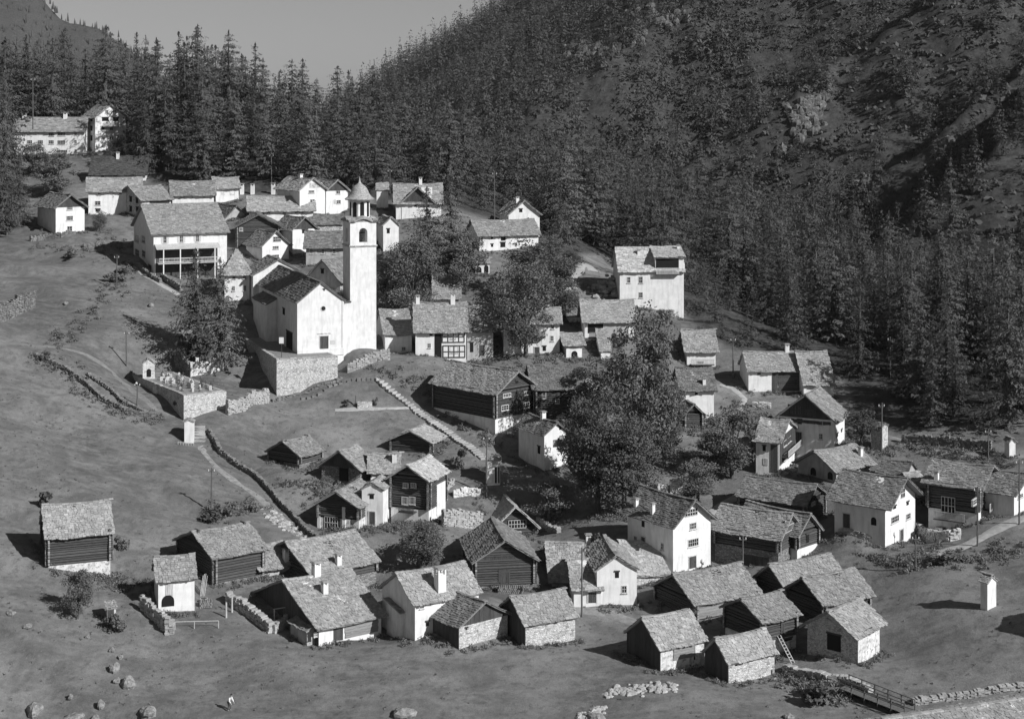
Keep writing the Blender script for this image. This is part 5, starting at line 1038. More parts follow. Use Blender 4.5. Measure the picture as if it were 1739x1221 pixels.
# rock outcrops on the mountainside
for (x0, y0, w_, h_, n, lab) in ((1372,195,26,44,46,'fractured rock outcrop high on the right mountainside'), (1400,160,10,22,16,'narrow rock rib right of the fractured outcrop'), (1000,88,30,10,30,'thin rock band below the upper skyline trees'), (1130,28,34,16,30,'bright rocks at the top edge above the mountain forest'), (1085,62,22,14,18,'scattered rocks left below the top edge rocks'), (1470,312,16,10,14,'small rocks on a spur of the right mountainside'), (1610,245,12,8,8,'few rocks far up on the right mountainside'), (1325,255,12,10,10,'rocks below the fractured outcrop')):
    m = MB()
    for k in range(int(n*1.6)):
        q = hit(x0+R.gauss(0, w_*.5), y0+R.gauss(0, h_*.5))
        if q is None: continue
        rr = rock_mesh(300+k % 11, 7, 5); s = R.uniform(.5, 2.0)*q.y/600; m.add([(q.x+p[0]*s, q.y+p[1]*s, q.z-.3*s+p[2]*s*1.2) for p in rr.v], rr.f)
    tag(m.build('rock_outcrop', 'cliff_rock'), lab, 'rocks', kind='stuff')
# grave markers
inv = cem['fr'].inverted(); gzt = cem['h']+.05
def on_plane(px, py, z): Y = z/((HY-py)/F); return Vector(((px-CX)/F*Y, Y, z))
CROSS = None; SLAB = None
for k in range(58):
    for _ in range(60):
        zx, zy = R.uniform(470, 940), R.uniform(395, 540)
        q = on_plane(*zp('Zh', zx, zy), cem['zt']); l_ = inv@q
        if .8 < l_.x < cem['L']-.6 and .8 < l_.y < cem['W']-.6: break
    q.z = cem['zt']; kind = 'cross' if R.random() < .6 else 'stone'
    src = CROSS if kind == 'cross' else SLAB
    if src is None:
        m = MB()
        if kind == 'cross': m.box(-.05, .05, -.04, .04, -.1, 1.15); m.box(-.3, .3, -.035, .035, .72, .83); m.box(-.2, .2, -.15, .15, -.1, .16)
        else: m.extrude([(-.28, -.1), (.28, -.1), (.28, .7), (.16, .88), (-.16, .88), (-.28, .7)], lambda p: (p[0], -.07, p[1]), lambda p: (p[0], .07, p[1])); m.box(-.36, .36, -.5, -.1, -.1, .1)
        o = m.build('grave_cross' if kind == 'cross' else 'gravestone', 'iron' if kind == 'cross' else 'rubble_stone'); tag(o, 'dark thin cross among the close rows on the cemetery platform' if kind == 'cross' else 'pale upright headstone among the close rows on the cemetery platform', 'grave marker', 'grave crosses on the cemetery platform' if kind == 'cross' else 'headstones on the cemetery platform')
        if kind == 'cross': CROSS = o
        else: SLAB = o
    else: o = src.copy(); COL.objects.link(o)
    o.location = q; s = R.uniform(.6, .95); o.scale = (s, s, s*R.uniform(.8, 1.3)); o.rotation_euler = (0, 0, cem['t']+ju(.25))
# footbridge
a0, a1 = P(1433, 1172), P(1545, 1216); o = empty('footbridge', (a0+a1)/2, 0, 'narrow wooden footbridge with rails on both sides, bottom right', 'bridge'); c = (a0+a1)/2
d = (a1-a0).normalized(); nn = Vector((-d.y, d.x, 0)).normalized(); L_ = (a1-a0).length; up = Vector((0, 0, 1)); m = MB(); n = int(L_/.24)
for k in range(n):
    p, q = a0.lerp(a1, k/n)-c, a0.lerp(a1, (k+.92)/n)-c; w = .8; m.hexa([v+up*.35 for v in (p-nn*w, q-nn*w, q+nn*w, p+nn*w)]+[v+up*(.43+ju(.01)) for v in (p-nn*w, q-nn*w, q+nn*w, p+nn*w)])
m.build('deck', 'pole_wood', o)
for s_ in (-1, 1):
    m = MB()
    for k in range(6): p = a0.lerp(a1, k/5)-c+nn*s_*.82; m.tube(p-up*.5, p+up*1.45, .07, .06, 6)
    for z in (.95, 1.4): m.tube(a0-c+nn*s_*.82+up*z, a1-c+nn*s_*.82+up*z, .05, .05, 6)
    m.build('railing', 'pole_wood', o)
# rail fence, pickets, posts, drying frame
def fence(px, label, h=.9, rails=(.8,), step=1.6, name='rail_fence', mat='pole_wood', r=.05):
    g = resample(on_ground(px), step); o = empty(name, (g[0][0], g[0][1], gz(*g[0])), 0, label, 'fence'); b0 = Vector(o.location); pts_ = [Vector((x, y, gz(x, y)))-b0 for x, y in g]
    for p in pts_: m = MB(); m.tube(p-up*.3, p+up*h, r*1.2, r, 6); m.build('post', mat, o)
    m = MB()
    for z in rails:
        for p, q in zip(pts_, pts_[1:]): m.tube(p+up*z, q+up*z, r*.8, r*.8, 6)
    if rails: m.build('rail', mat, o)
fence([(297,1068),(330,1067),(371,1066)], 'low white railed fence in front of the alcove cottage', mat='pale_wood', h=.8)
fence([(1020,872),(1047,874)], 'dark rail fence under the big central trees', rails=(.3, .6, .9), h=1.1)
fence(pl('Zh', [(622,990),(690,998),(758,1000)]), 'row of small white pickets at the foot of the plain white shrine', h=.45, rails=(.35,), step=.35, mat='pale_wood', r=.035, name='picket_fence')
fence(pl('Zn', [(385,862),(430,820)]), 'two white posts at the top of the slanting dry stone wall', h=1.7, rails=(), step=2.5, mat='pale_wood', name='gate_posts', r=.1)
fence(pl('Zj', [(870,1030),(930,1015),(1010,1005)]), 'garden fence in front of the galleried chalet', rails=(.5, .9), h=1.0)
v = P(*zp('Zn', 815, 905)); o = empty('drying_frame', v, .5, 'white goal shaped drying frame beside the farmhouse annex', 'frame')
m = MB()
for x in (-.85, .85): m.tube((x, 0, -.3), (x, 0, 1.7), .07, .06, 6)
m.build('post', 'pale_wood', o); m = MB(); m.tube((-.95, 0, 1.7), (.95, 0, 1.7), .06, .06, 6); m.build('beam', 'pale_wood', o)
# ladder on the lower right log barn
d_ = BY['f16c']; p0 = P(*zp('Zq', 785, 968)); top = p0+Vector((-1.35, 1.0, 2.6)); o = empty('ladder', p0, 0, 'wooden ladder leaning against the white plinth of a log barn', 'ladder'); dv = top-p0; m = MB()
for s_ in (-.22, .22): q = Vector((s_*.8, s_*.55, 0)); m.tube(q, q+dv, .05, .045, 6)
m.build('stile', 'pale_wood', o); m = MB()
for k in range(1, 9): q = dv*(k/9); m.tube(q+Vector((-.18, -.12, 0)), q+Vector((.18, .12, 0)), .03, .03, 6)
m.build('rung', 'pale_wood', o)
# trough on the central meadow
v = P(*zp('Zu', 830, 262)); o = empty('water_trough', v, .1, 'low stone water trough between two round bushes on the central meadow', 'trough')
m = MB(); m.box(-1.1, 1.1, -.35, -.22, -.3, .6); m.box(-1.1, 1.1, .22, .35, -.3, .6); m.box(-1.1, -.95, -.22, .22, -.3, .6); m.box(.95, 1.1, -.22, .22, -.3, .6); m.build('basin', 'rubble_stone', o); m = MB(); m.box(-.95, .95, -.22, .22, 0, .5); m.build('water', 'window_glass', o); m = MB(); m.tube((-1.35, .2, -.3), (-1.35, .2, 1.5), .1, .08, 6); m.build('spout_post', 'pole_wood', o)
# the person bending on the lower meadow
def skin_body(name, joints, edges, mat, parent=None, sub=2):
    me = bpy.data.meshes.new(name); me.from_pydata([j[0] for j in joints], edges, []); o = bpy.data.objects.new(name, me); COL.objects.link(o); me.materials.append(MAT[mat])
    sk = o.modifiers.new('skin', 'SKIN'); lay = me.skin_vertices[0].data
    for k, j in enumerate(joints): lay[k].radius = (j[1], j[1])
    lay[0].use_root = True; s = o.modifiers.new('sub', 'SUBSURF'); s.levels = sub; s.render_levels = sub
    if parent is not None: o.parent = parent
    return o
bb = NB("skin_tone", .6); bb.b.inputs["Base Color"].default_value = (.35,)*3+(1,)
bb = NB("pale_shirt"); bb.col(bb.ramp(bb.noise(9, 3), [(.3, .62), (.7, .8)])); bb = NB("dark_trousers"); bb.b.inputs["Base Color"].default_value = (.10,)*3+(1,)
bb = NB("hair_dark"); bb.b.inputs["Base Color"].default_value = (.03,)*3+(1,)
v = P(389, 1206)
J = [((0,0,.88),.125), ((.03,.02,1.02),.13), ((.13,.03,1.25),.145), ((.20,.03,1.40),.07), ((.26,.03,1.52),.095), ((.29,.03,1.62),.085),
     ((0,-.10,.84),.095), ((.05,-.12,.46),.065), ((-.02,-.12,.08),.045), ((.12,-.13,.03),.035), ((0,.10,.84),.095), ((.10,.12,.46),.065), ((.05,.12,.08),.045), ((.18,.13,.03),.035),
     ((.17,-.19,1.30),.06), ((.22,-.24,1.05),.045), ((.38,-.20,.86),.033), ((.44,-.19,.80),.03), ((.17,.22,1.30),.06), ((.24,.27,1.05),.045), ((.40,.22,.88),.033), ((.46,.21,.82),.03)]
E = [(0,1),(1,2),(2,3),(3,4),(4,5),(0,6),(6,7),(7,8),(8,9),(0,10),(10,11),(11,12),(12,13),(2,14),(14,15),(15,16),(16,17),(2,18),(18,19),(19,20),(20,21)]
for hb_, sy in ((17, -1), (21, 1)):
    hx, hy_, hz_ = J[hb_][0]
    for i, (dx, dy) in enumerate(((.05, -.03), (.06, -.01), (.058, .012), (.048, .03), (.02, -.045*sy))):
        k = len(J); J.append(((hx+dx*.7, hy_+dy, hz_-.035), .010)); J.append(((hx+dx, hy_+dy*1.1, hz_-.075), .008)); E += [(hb_, k), (k, k+1)]
pr_ = skin_body('person', J, E, 'skin_tone'); pr_.location = v; pr_.rotation_euler = (0, 0, -.5); tag(pr_, 'person in a white top stooping forward on the bare lower left meadow', 'person')
def garment(name, idx, grow, mat):
    m_ = {i: k for k, i in enumerate(idx)}; jj = [(J[i][0], J[i][1]+grow) for i in idx]; ee = [(m_[a_], m_[b_]) for a_, b_ in E if a_ in m_ and b_ in m_]; skin_body(name, jj, ee, mat, pr_)
garment('shirt', [1, 2, 14, 15, 16, 18, 19, 20], .02, 'pale_shirt'); garment('trousers', [0, 6, 7, 8, 10, 11, 12], .02, 'dark_trousers')
hm = rock_mesh(3, 10, 6); h2_ = MB(); h2_.add([(p[0]*.105+.275, p[1]*.1+.03, p[2]*.085+1.65) for p in hm.v], hm.f); h2_.build('hair', 'hair_dark', pr_)
fm_ = MB(); fm_.tube((.345,.03,1.57), (.375,.03,1.555), .018, .012, 6); fm_.box(.352,.362,-.005,.065,1.515,1.523); fm_.box(.345,.352,-.01,.005,1.595,1.607); fm_.box(.345,.352,.055,.07,1.595,1.607); fm_.build('face', 'skin_tone', pr_)
# ------------------------------------------------------------------ trees
def quads_to(V, n): return np.arange(len(V), dtype=np.int32).reshape(-1, 4)
def conifer(seed, H=24., Rm=3.6, levels=34, per=6, clump=5, size=.95, droop=.28, z0=.10, power=.85, dense=2):
    r = np.random.default_rng(seed); V = []
    for l in range(levels):
        f = (l+r.random()*.7)/levels; z = H*(z0+(1-z0)*f); rad = Rm*(1-f)**power*(.55+.45*min(1, f*5+.25))+.75*(1-f)**.6+.18
        nb = max(3, int(per*(1-f*.4)))
        for k in range(nb):
            if r.random() < .10: continue
            a = r.random()*6.283; L = rad*r.uniform(.55, 1.15); ca, sa = math.cos(a), math.sin(a); nc = max(1, int(clump*L/Rm+.6))
            for c in range(nc):
                t = (c+.5+r.uniform(-.3, .3))/nc; q = L*t; dz = -droop*q*(1+.25*t)+.22*q*t
                x, y, zz = q*ca, q*sa, z+dz
                for _ in range(dense):
                    s = size*r.uniform(.6, 1.15)*(1-.35*f); w = s*r.uniform(.30, .5); b_ = a+r.normal(0, .7)
                    nn = np.array([ca, sa, .5])+r.normal(0, .42, 3); d = np.array([math.cos(b_), math.sin(b_), r.normal(-.25, .3)])*.5+np.array([0, 0, -.35]); u = np.cross(nn, d); u /= np.linalg.norm(u)+1e-9; d = np.cross(u, nn); d /= np.linalg.norm(d)+1e-9
                    p = np.array([x, y, zz])+r.normal(0, .16, 3)
                    V += [p-d*s*.5-u*w*.3, p+d*s*.5-u*w*.5, p+d*s*.6+u*w*.3, p-d*s*.4+u*w*.5]
    for k in range(6):
        s = .5; p = np.array([0, 0, H-.15*k]); u = r.normal(size=3)*.12; V += [p-u, p+u, p+u*.4+[0, 0, s], p-u*.4+[0, 0, s]]
    return np.array(V)
def broad(seed, H=12., Wd=9., blobs=30, leaves=210, size=.34):
    r = np.random.default_rng(seed); V = []; cen = []
    for k in range(blobs):
        while True:
            p = r.uniform(-1, 1, 3)
            if .25 < np.linalg.norm(p) < 1: break
        cen.append((p[0]*Wd*.36, p[1]*Wd*.36, H*.54+p[2]*H*.40, r.uniform(.10, .19)*Wd))
    for (cx_, cy_, cz, rr) in cen:
        for _ in range(leaves):
            n = r.normal(size=3); n /= np.linalg.norm(n); q = rr*r.uniform(.6, 1.08)*(1+.25*math.sin(n[0]*5+cx_)*math.cos(n[2]*4)); p = np.array([cx_, cy_, cz])+n*q*np.array([1, 1, .8])
            s = size*r.uniform(.6, 1.4); u = np.cross(n+r.normal(0, .6, 3), r.normal(size=3)); u /= np.linalg.norm(u)+1e-9; v = np.cross(n+r.normal(0, .5, 3), u); v /= np.linalg.norm(v)+1e-9
            V += [p-u*s*.5, p-v*s*.32, p+u*s*.55, p+v*s*.32]
    return np.array(V), cen
def leaf_mesh(name, V, mat): return np_mesh(name, V, quads_to(V, 4), mat, smooth=False)
def conifer_trunk(H):
    m = MB(); m.tube((0, 0, -1), (0, 0, H*.5), H*.016, H*.010, 7, False); m.tube((0, 0, H*.5), (0, 0, H*.97), H*.010, .02, 6, False); return m
def tree_thing(name, crown_me, trunk_me, loc, sx, sz, rz, label, group=None, src=None):
    o = empty(name, loc, rz, label, 'tree', group); o.scale = (sx, sx, sz)
    for nm, me_ in (('trunk', trunk_me), ('crown', crown_me)):
        c = bpy.data.objects.new(nm, me_); COL.objects.link(c); c.parent = o
    return o
LARCH = [leaf_mesh('larch_crown', conifer(s, Rm=rm, levels=lv, power=pw, z0=z0, dense=8, size=.46, per=8), 'larch_needles') for s, rm, lv, pw, z0 in ((1,4.4,36,.55,.06), (2,3.8,38,.66,.08), (3,4.9,34,.5,.05), (4,4.2,34,.58,.12), (5,3.6,36,.72,.08), (6,4.6,34,.48,.08))]
LARCHD = [leaf_mesh('larch_crown', conifer(s, Rm=4.4, levels=46, per=11, power=.6, z0=.05, dense=7, size=.46, droop=.34), 'larch_needles') for s in (31, 32)]
SPRUCE = [leaf_mesh('spruce_crown', conifer(s, Rm=rm, levels=40, per=8, power=pw, z0=.05, droop=.42, size=.46, dense=6), 'spruce_needles') for s, rm, pw in ((11,4.0,.95), (12,3.5,1.0), (13,4.4,.9))]
m = conifer_trunk(24.); TRUNK = bpy.data.meshes.new('conifer_trunk'); TRUNK.from_pydata(m.v, [], m.f); TRUNK.materials.append(MAT['bark'])
BROAD = []
for s in range(5):
    V, cen = broad(40+s); m = MB(); m.tube((0, 0, -.6), (.1, 0, 3.4), .34, .24, 8, False)
    for (x, y, z, rr) in cen[::2]: m.tube((.1, 0, R.uniform(2.4, 3.6)), (x*.8, y*.8, z*.92), .13, .03, 5, False)
    tm = bpy.data.meshes.new('broadleaf_trunk'); tm.from_pydata(m.v, [], m.f); tm.materials.append(MAT['bark']); BROAD.append((leaf_mesh('broadleaf_crown', V, 'broad_leaves'), tm))
for s in range(3):
    V, cen = broad(60+s, H=22., Wd=15., blobs=50, leaves=300, size=.42); m = MB(); m.tube((0, 0, -.6), (.1, 0, 6), .5, .36, 8, False)
    for (x, y, z, rr) in cen[::3]: m.tube((.1, 0, R.uniform(4, 7)), (x*.8, y*.8, z*.92), .2, .04, 5, False)
    tm = bpy.data.meshes.new('broadleaf_trunk'); tm.from_pydata(m.v, [], m.f); tm.materials.append(MAT['bark']); BROAD.append((leaf_mesh('broadleaf_crown', V, 'broad_leaves'), tm))
# single trees in and around the village: (kind, x, y of base, y of top, width, label)
SINGLE = [
 ('B',1090,800,522,158,'tallest broad leafy tree, in the centre right of the village'), ('B',1015,872,660,140,'broad leafy tree left of the tall white house, in front of the tallest tree'), ('B',990,830,700,96,'leafy tree right of the small white house behind the central trees'),
 ('B',1060,875,700,150,'leafy tree right behind the tall white house'), ('B',1128,795,640,96,'right hand neighbour of the tallest broad tree'), ('B',1005,720,610,110,'dark leafy tree right of the speckled roof timber house'), ('B',932,885,815,100,'low dark leafy tree right of the columned shrine'),
 ('B',893,605,440,130,'broad tree right of the half-timbered house'), ('B',850,560,458,95,'tree crown above the half-timbered house, left part'), ('B',940,560,430,110,'tree crown above the half-timbered house, right part'), ('B',905,505,405,120,'leafy tree in front of the long three-window house'),
 ('B',700,548,398,120,'leafy tree right of the bell tower shaft'), ('B',662,545,440,66,'small leafy tree directly beside the bell tower shaft'), ('L',765,478,308,92,'conifer in front of the cross gabled house at top centre'), ('L',725,470,318,84,'dark conifer left of the one before the cross gabled house'), ('B',792,500,390,80,'leafy tree above the pale roofed cottage'),
 ('B',1243,812,690,112,'dark round tree left of the narrow paned house'), ('B',1215,790,728,70,'bushy tree left of the dark round tree'), ('B',716,965,880,98,'dark dense bush-like tree below the white-based chalet'), ('B',132,1050,958,66,'slender young tree below the lone log barn at left'),
 ('L',332,612,424,98,'left of the two drooping larches below the porch house'), ('L',374,620,440,92,'right of the two drooping larches below the porch house'),
 ('B',60,300,238,58,'leafy tree in front of the long hotel, left one'), ('B',95,300,250,46,'leafy tree in front of the long hotel, right one'), ('B',200,285,225,40,'tree in front of the tall narrow white house'), ('B',14,335,262,60,'leafy tree at the left edge below the hotel'), ('B',95,330,268,90,'leafy tree above the white cubic house'),
 ('B',1128,552,522,44,'shrubby tree in front of the tall guesthouse'), ('B',1188,590,552,44,'leafy tree at the foot of the tall guesthouse'), ('B',975,455,420,50,'bushy tree beside the bend of the pale lane'), ('B',935,440,398,56,'leafy tree right of the white gabled attic house'),
 ('B',1185,850,780,90,'bushy tree right behind the ruined white walls'), ('B',1462,760,690,70,'pale leafy tree beside the narrow ruined hut'), ('B',170,395,355,34,'small bushy tree beside the lane at upper left'), ('B',12,400,320,60,'leafy tree at the left edge beside the meadow corner'), ('B',1700,810,770,60,'bushy tree right of the galleried chalet'), ('L',8,345,112,66,'tallest dark conifer at the far left edge'), ('L',44,238,70,60,'dark conifer behind the left end of the long hotel'), ('L',-14,400,190,80,'dark conifer cut by the left edge beside the meadow corner'), ('L',34,385,262,44,'slim conifer left of the white cubic house'),
 ('L',246,300,168,48,'conifer right of the tall narrow white house'), ('L',110,236,48,72,'broad dark conifer behind the middle of the long hotel'), ('L',176,232,62,70,'broad dark conifer behind the tall narrow white house') ]
for k, (kd, x, yb, yt, w, lab) in enumerate(SINGLE):
    if not lab: continue
    v = P(x, yb); s = v.y/F; H = (yb-yt)*s; W_ = w*s
    if kd == 'B':
        big = H > 12.5; cr_, tr_ = BROAD[5+k % 3] if big else BROAD[k % 5]
        tree_thing('broadleaf_tree', cr_, tr_, v, W_/(15 if big else 9), H/(21.6 if big else 11.8), R.uniform(0, 6), lab)
    else: tree_thing('larch_tree', LARCHD[k % 2], TRUNK, v, W_/8.0, H/24., R.uniform(0, 6), lab)
# bushes one can point at
BUSH = []
for s in range(3):
    V, cen = broad(70+s, H=2.0, Wd=2.6, blobs=9, leaves=90, size=.28); V[:, 2] -= .25; BUSH.append(leaf_mesh('bush_foliage', V, 'broad_leaves'))
for k, (x, y, w, h, lab) in enumerate(((200,478,60,26,'round dark bush on the bank left of the porch house'), (78,612,26,16,'small dark bush on the left meadow above the field walls'), (120,440,40,14,'low bush below the garden wall of the white cubic house'), (588,690,16,13,'left of the two bushes beside the water trough'), (638,688,14,15,'right of the two bushes beside the water trough'),
    (195,1072,46,28,'bush in front of the plank outhouse'), (75,862,34,34,'bush behind the lone log barn at left'), (205,935,34,28,'bush right of the lone log barn at left'), (370,885,60,24,'thorny bush above the big roofed dark log barn'), (1600,955,70,20,'dark bush below the lane at right'), (1395,1195,90,44,'large bush left of the footbridge'), (1015,945,36,36,'bush on the roof side of the white two-window cottage'),
    (780,795,36,38,'tall bush between the white-based chalet and the steps'), (1390,980,30,14,'bush behind the cluster of barns at right'), (90,960,34,18,'bush below the white plinth of the lone barn'), (820,660,46,14,'hedge-like bush above the speckled roof'), (430,870,30,16,'bush beside the descending path'), (310,700,40,22,'bush below the shaded cemetery wall'))):
    v = P(x, y); s = v.y/F; o = bpy.data.objects.new('bush', BUSH[k % 3]); COL.objects.link(o); o.location = v; o.scale = (w*s/2.8, w*s/2.8, h*s/1.7); o.rotation_euler = (0, 0, R.uniform(0, 6)); tag(o, lab, 'bush')
# forests
def scatter(x0, x1, y0, y1, sp, rng):
    xs = np.arange(x0, x1, sp); ys = np.arange(y0, y1, sp); A, B_ = np.meshgrid(xs, ys); A = A+rng.uniform(-.48, .48, A.shape)*sp; B_ = B_+rng.uniform(-.48, .48, A.shape)*sp; return A.ravel(), B_.ravel()
TREES = []
x, y = scatter(-170, 250, 214, 560, 5.9, RNG); z = ground_f(x, y); px = CX+F*x/y; py = HY-F*z/y
mM = mount(x, y)-base_T(x, y)
ok = (px > -110) & (px < 1830) & ((py < np.interp(px, _fx, _fy)-4) | ((px < 228) & (y > 384))) & (RNG.random(len(x)) < .8) & (mM < 6) & (y < np.where(px < 640, 455, 540))
ok &= np.exp(-((px-1722)/34)**2-((py-560)/38)**2) < .45
dens = fbm(x/30, y/30, 91, 3); ok &= (dens > -.26)
for d in SPECS:                                         # keep trees off the houses
    fr = d['fr'].inverted(); lx = fr[0][0]*x+fr[0][1]*y+fr[0][3]; ly = fr[1][0]*x+fr[1][1]*y+fr[1][3]; ok &= ~((lx > -2.5) & (lx < d['L']+2.5) & (ly > -2.5) & (ly < d['W']+2.5))
for i in np.nonzero(ok)[0]:
    left = px[i] < 660; h = (13+17*RNG.beta(1.6, 1.6))*float(np.interp(px[i], [0, 330, 430, 620], [1, 1, .9, .68])) if left else 9+15*RNG.beta(1.6, 1.8)
    ed = np.interp(px[i], _fx, _fy)-py[i]
    if ed < 14 and not left: h *= .7
    if 1150 < px[i] < 1300 and ed < 80: h *= .42
    if px[i] > 640 and px[i] < 900: h *= .85
    TREES.append((x[i], y[i], z[i], h, 0 if RNG.random() < .85 else 1, left))
x, y = scatter(-150, 330, 330, 1210, 6.6, RNG); z = ground_f(x, y); px = CX+F*x/y; py = HY-F*z/y; mM = mount(x, y)-base_T(x, y)
dn = fbm(x/70, y/70, 101, 4); pr = np.clip(.82+1.9*dn, .2, .98)*np.where(px > 1250, np.where(py < 420, .8, .97), 1.0)
for (rx, ry, rw, rh) in ((1372,195,34,60),(1000,85,44,16),(1120,30,44,22),(1560,450,80,30),(1470,180,50,40),(1650,110,60,40)): pr *= 1-.75*np.exp(-((px-rx)/rw)**2-((py-ry)/rh)**2)
pr = pr*np.clip(1.15-.03*np.maximum(gully(x, y)-8, 0), .5, 1)
ok = (px > -60) & (px < 1830) & (py > -160) & (py < 640) & (mM >= 6) & (RNG.random(len(x)) < pr)
ok &= np.exp(-((px-1722)/34)**2-((py-560)/38)**2) < .45
for i in np.nonzero(ok)[0]: TREES.append((x[i], y[i], z[i], (10+14*RNG.beta(2, 2))*(.85 if px[i] > 1300 else 1), 0 if RNG.random() < .9 else 1, False))
def vis_size(t):
    X, Y, Z, h = t[:4]; return h/Y*F
# the 300 conifers that show largest
TREES.sort(key=lambda t: -vis_size(t)); near, far = TREES[:300], TREES[300:]
print("conifers", len(TREES))
for k, (X, Y, Z, h, kd, left) in enumerate(near):
    me_ = (LARCH[k % 6] if kd == 0 else SPRUCE[k % 3]); pxx = CX+F*X/Y
    nm = 'larch_tree' if kd == 0 else 'spruce_tree'; w = 'larch' if kd == 0 else 'dark spruce'
    if pxx < 660: lab, grp = 'tall %s in the dense forest behind the upper village' % w, '%s trees behind the upper village' % w
    elif pxx < 1240: lab, grp = '%s in the forest behind the right half of the village' % w, '%s trees behind the right half of the village' % w
    else: lab, grp = '%s in the dark forest above the top right houses' % w, '%s trees above the top right houses' % w
    tree_thing(nm, me_, TRUNK, (X, Y, Z-.3), h/24*RNG.uniform(1.15, 1.9), h/24, RNG.uniform(0, 6.28), lab, grp)
LO = [conifer(s, Rm=rm, levels=28, per=6, clump=4, size=.85, power=pw, dense=3) for s, rm, pw in ((21,4.4,.65), (22,3.8,.75), (23,4.9,.6), (24,4.1,.8))]
LO2 = [conifer(s, Rm=rm, levels=18, per=5, clump=3, size=1.5, power=pw, dense=1) for s, rm, pw in ((25,4.4,.65), (26,3.8,.75), (27,4.9,.6), (28,4.1,.8))]
VS = []
for k, (X, Y, Z, h, kd, left) in enumerate(far):
    V = LO[k % 4] if Y < 520 else LO2[k % 4]; a = RNG.uniform(0, 6.28); s = h/24; c_, s_ = math.cos(a), math.sin(a); w = s*RNG.uniform(1.15, 1.9)
    VS.append(np.stack([(V[:, 0]*c_-V[:, 1]*s_)*w+X, (V[:, 0]*s_+V[:, 1]*c_)*w+Y, V[:, 2]*s+Z-.3], -1))
VS = np.concatenate(VS); o = bpy.data.objects.new('conifer_forest', leaf_mesh('conifer_forest', VS, 'larch_needles')); COL.objects.link(o); tag(o, 'larch forest covering the mountainside and the far edge of the terrace', 'forest', kind='stuff')
# woods on the hazy mountain
x = RNG.uniform(-950, 150, 2600); y = RNG.uniform(2420, 2640, 2600); zf = np.interp(CX+F*x/2600, [-700,-100,0,60,100,170,215,240,330,460,700,1000], [-330,-70,-28,-12,32,58,84,112,185,235,290,300]); ix = np.clip(np.searchsorted(fx_, x)-1, 0, len(fx_)-2); iy = np.clip(np.searchsorted(fy_, y)-1, 0, len(fy_)-2)
VS = []; tri = np.array([[-.5,0,0],[.5,0,0],[.06,0,1],[-.06,0,1],[0,-.5,0],[0,.5,0],[0,.06,1],[0,-.06,1]])
for k in range(len(x)):
    h_ = RNG.uniform(7, 14); a = RNG.uniform(0, 3); c_, s_ = math.cos(a)*h_*.32, math.sin(a)*h_*.32; VS.append(np.stack([tri[:, 0]*c_-tri[:, 1]*s_+x[k], tri[:, 0]*s_+tri[:, 1]*c_+y[k], tri[:, 2]*h_+FZ[iy[k], ix[k]]-3], -1))
o = bpy.data.objects.new('far_woods', leaf_mesh('far_woods', np.concatenate(VS), 'larch_needles')); COL.objects.link(o); tag(o, 'woods on the hazy distant mountain', 'forest', kind='stuff')
# scrub on the mountain
def clumps(name, X, Y, Z, size, n, mat, leaf, label, cat, flat=.6):
    r = RNG; N = len(X); c = np.repeat(np.stack([X, Y, Z], -1), n, 0); s = np.repeat(size, n)[:, None]
    d = r.normal(size=(N*n, 3)); d /= np.linalg.norm(d, axis=1)[:, None]; d[:, 2] = np.abs(d[:, 2]); p = c+d*s*r.uniform(.4, 1, (N*n, 1))*np.array([1, 1, flat])
    u = r.normal(size=(N*n, 3)); u /= np.linalg.norm(u, axis=1)[:, None]; v = np.cross(u, d); v /= np.linalg.norm(v, axis=1)[:, None]+1e-6; l = s*leaf*r.uniform(.6, 1.3, (N*n, 1))
    V = np.stack([p-u*l, p-v*l*.6, p+u*l, p+v*l*.6], 1).reshape(-1, 3); o = bpy.data.objects.new(name, leaf_mesh(name, V, mat)); COL.objects.link(o); return tag(o, label, cat, kind='stuff')
x, y = scatter(-120, 330, 340, 1150, 2.7, RNG); z = ground_f(x, y); px = CX+F*x/y; py = HY-F*z/y; mM = mount(x, y)-base_T(x, y)
ok = (px > 600) & (px < 1800) & (py > -60) & (py < 560) & (mM > 4) & (RNG.random(len(x)) < np.clip(.62+1.8*fbm(x/25, y/25, 111, 3), .15, .95))
clumps('mountain_scrub', x[ok], y[ok], z[ok], RNG.uniform(.7, 2.2, ok.sum())*np.where(px[ok] > 1150, 1.5, 1.0), 13, 'mountain_leaves', .30, 'scrub and low bushes covering the right hand mountainside', 'scrub')
# tufts on the meadows, rank growth along walls and houses
x, y = scatter(-75, 75, 150, 320, 1.15, RNG); z = ground_f(x, y); px = CX+F*x/y; py = HY-F*z/y
ok = (px > -40) & (px < 1780) & (py < 1260) & (py > np.interp(px, _fx, _fy)) & (RNG.random(len(x)) < np.clip(.2+1.7*fbm(x/9, y/9, 121, 3), .02, .65))
for d in SPECS:
    fr = d['fr'].inverted(); lx = fr[0][0]*x+fr[0][1]*y+fr[0][3]; ly = fr[1][0]*x+fr[1][1]*y+fr[1][3]; ok &= ~((lx > -.2) & (lx < d['L']+.2) & (ly > -.2) & (ly < d['W']+.2))
for p_ in (fore, cem):
    q = Matrix.Translation(p_['c'])@Matrix.Rotation(p_['t'], 4, 'Z'); fr = q.inverted(); lx = fr[0][0]*x+fr[0][1]*y+fr[0][3]; ly = fr[1][0]*x+fr[1][1]*y+fr[1][3]; ok &= ~((lx > -.2) & (lx < p_['L']+.2) & (ly > -.2) & (ly < p_['W']+.2))
clumps('meadow_grass', x[ok], y[ok], z[ok], RNG.uniform(.1, .28, ok.sum()), 9, 'dry_grass', .38, 'rough grass tufts over the meadows', 'grass', .7)
wx, wy, ws = [], [], []
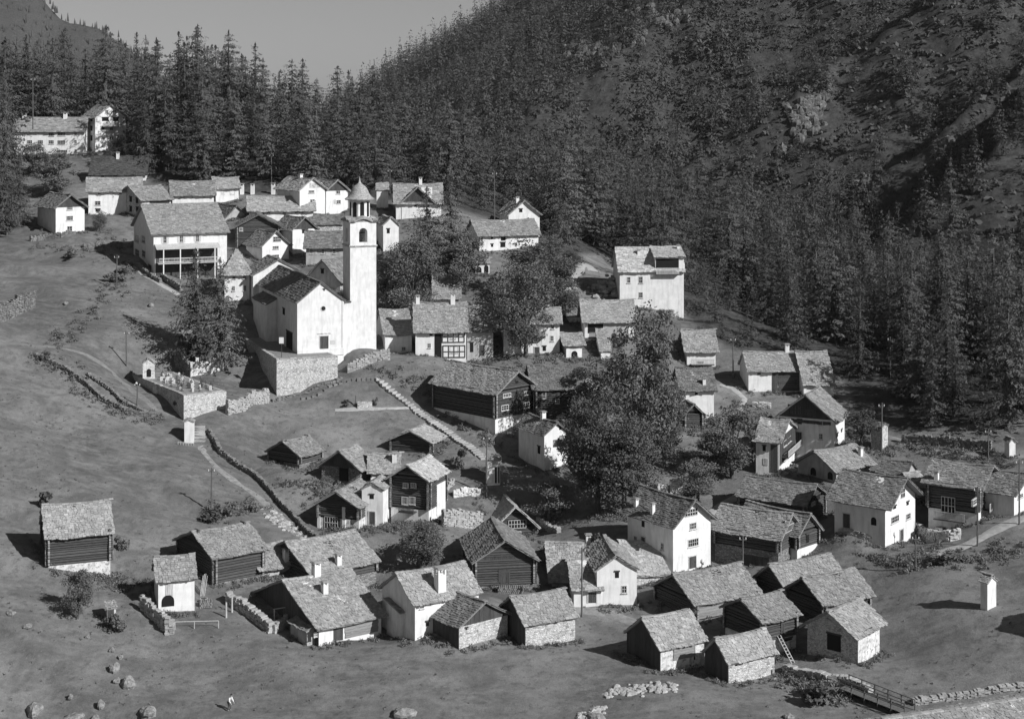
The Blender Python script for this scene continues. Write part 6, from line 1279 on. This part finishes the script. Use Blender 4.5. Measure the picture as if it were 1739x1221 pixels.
for d in SPECS:
    if d['of'] or d['key'].startswith('s') or d['key'] == 'church': continue
    for _ in range(46):
        if RNG.random() < .6: a, e = RNG.uniform(-.5, d['L']+.5), RNG.uniform(-1.6, -.25)
        else: a, e = RNG.uniform(-1.6, -.25), RNG.uniform(-.5, d['W']+.5)
        q = d['fr']@Vector((a, e, 0)); wx.append(q.x); wy.append(q.y); ws.append(RNG.uniform(.2, .6))
def band(pts_, w, n, s0, s1):
    g = resample(pts_, 6)
    for _ in range(n):
        p = g[RNG.integers(len(g))]; v = P(p[0]+RNG.normal(0, w), p[1]+RNG.normal(0, w*.5)); wx.append(v.x); wy.append(v.y); ws.append(RNG.uniform(s0, s1))
for pts_, w, n in (([(60,600),(120,640),(170,690),(260,715)], 12, 110), ([(230,445),(190,490),(150,540),(90,590)], 12, 120), ([(350,880),(430,860)], 14, 70), ([(530,860),(560,830),(470,820)], 12, 70), ([(560,905),(640,895),(740,900)], 12, 110), ([(840,640),(960,610),(1040,600)], 16, 110), ([(1160,720),(1220,760),(1180,820)], 20, 120), ([(1250,690),(1300,720),(1280,780)], 14, 60),
    ([(1560,930),(1640,960),(1720,930)], 16, 110), ([(1530,760),(1680,775)], 14, 100), ([(1480,950),(1560,960)], 14, 60), ([(150,970),(220,1000),(250,990)], 14, 80), ([(850,900),(940,890)], 14, 60), ([(60,420),(180,430)], 10, 60), ([(640,630),(700,640),(790,720),(850,760)], 12, 90), ([(1340,1150),(1440,1190)], 14, 80), ([(390,470),(520,480)], 12, 40), ([(640,400),(700,390),(800,480)], 16, 80), ([(1290,660),(1400,670)], 14, 40), ([(160,390),(220,420)], 10, 40), ([(940,450),(1040,520)], 14, 70), ([(1010,880),(1060,880)], 10, 40), ([(960,640),(1100,700),(1180,700)], 20, 120)):
    band(pts_, w, n, .25, .8)
wx, wy, ws = np.array(wx), np.array(wy), np.array(ws)
clumps('undergrowth', wx, wy, ground_f(wx, wy), ws, 44, 'weed_leaves', .2, 'rank weeds and low growth along the walls, paths and houses', 'undergrowth', .9)
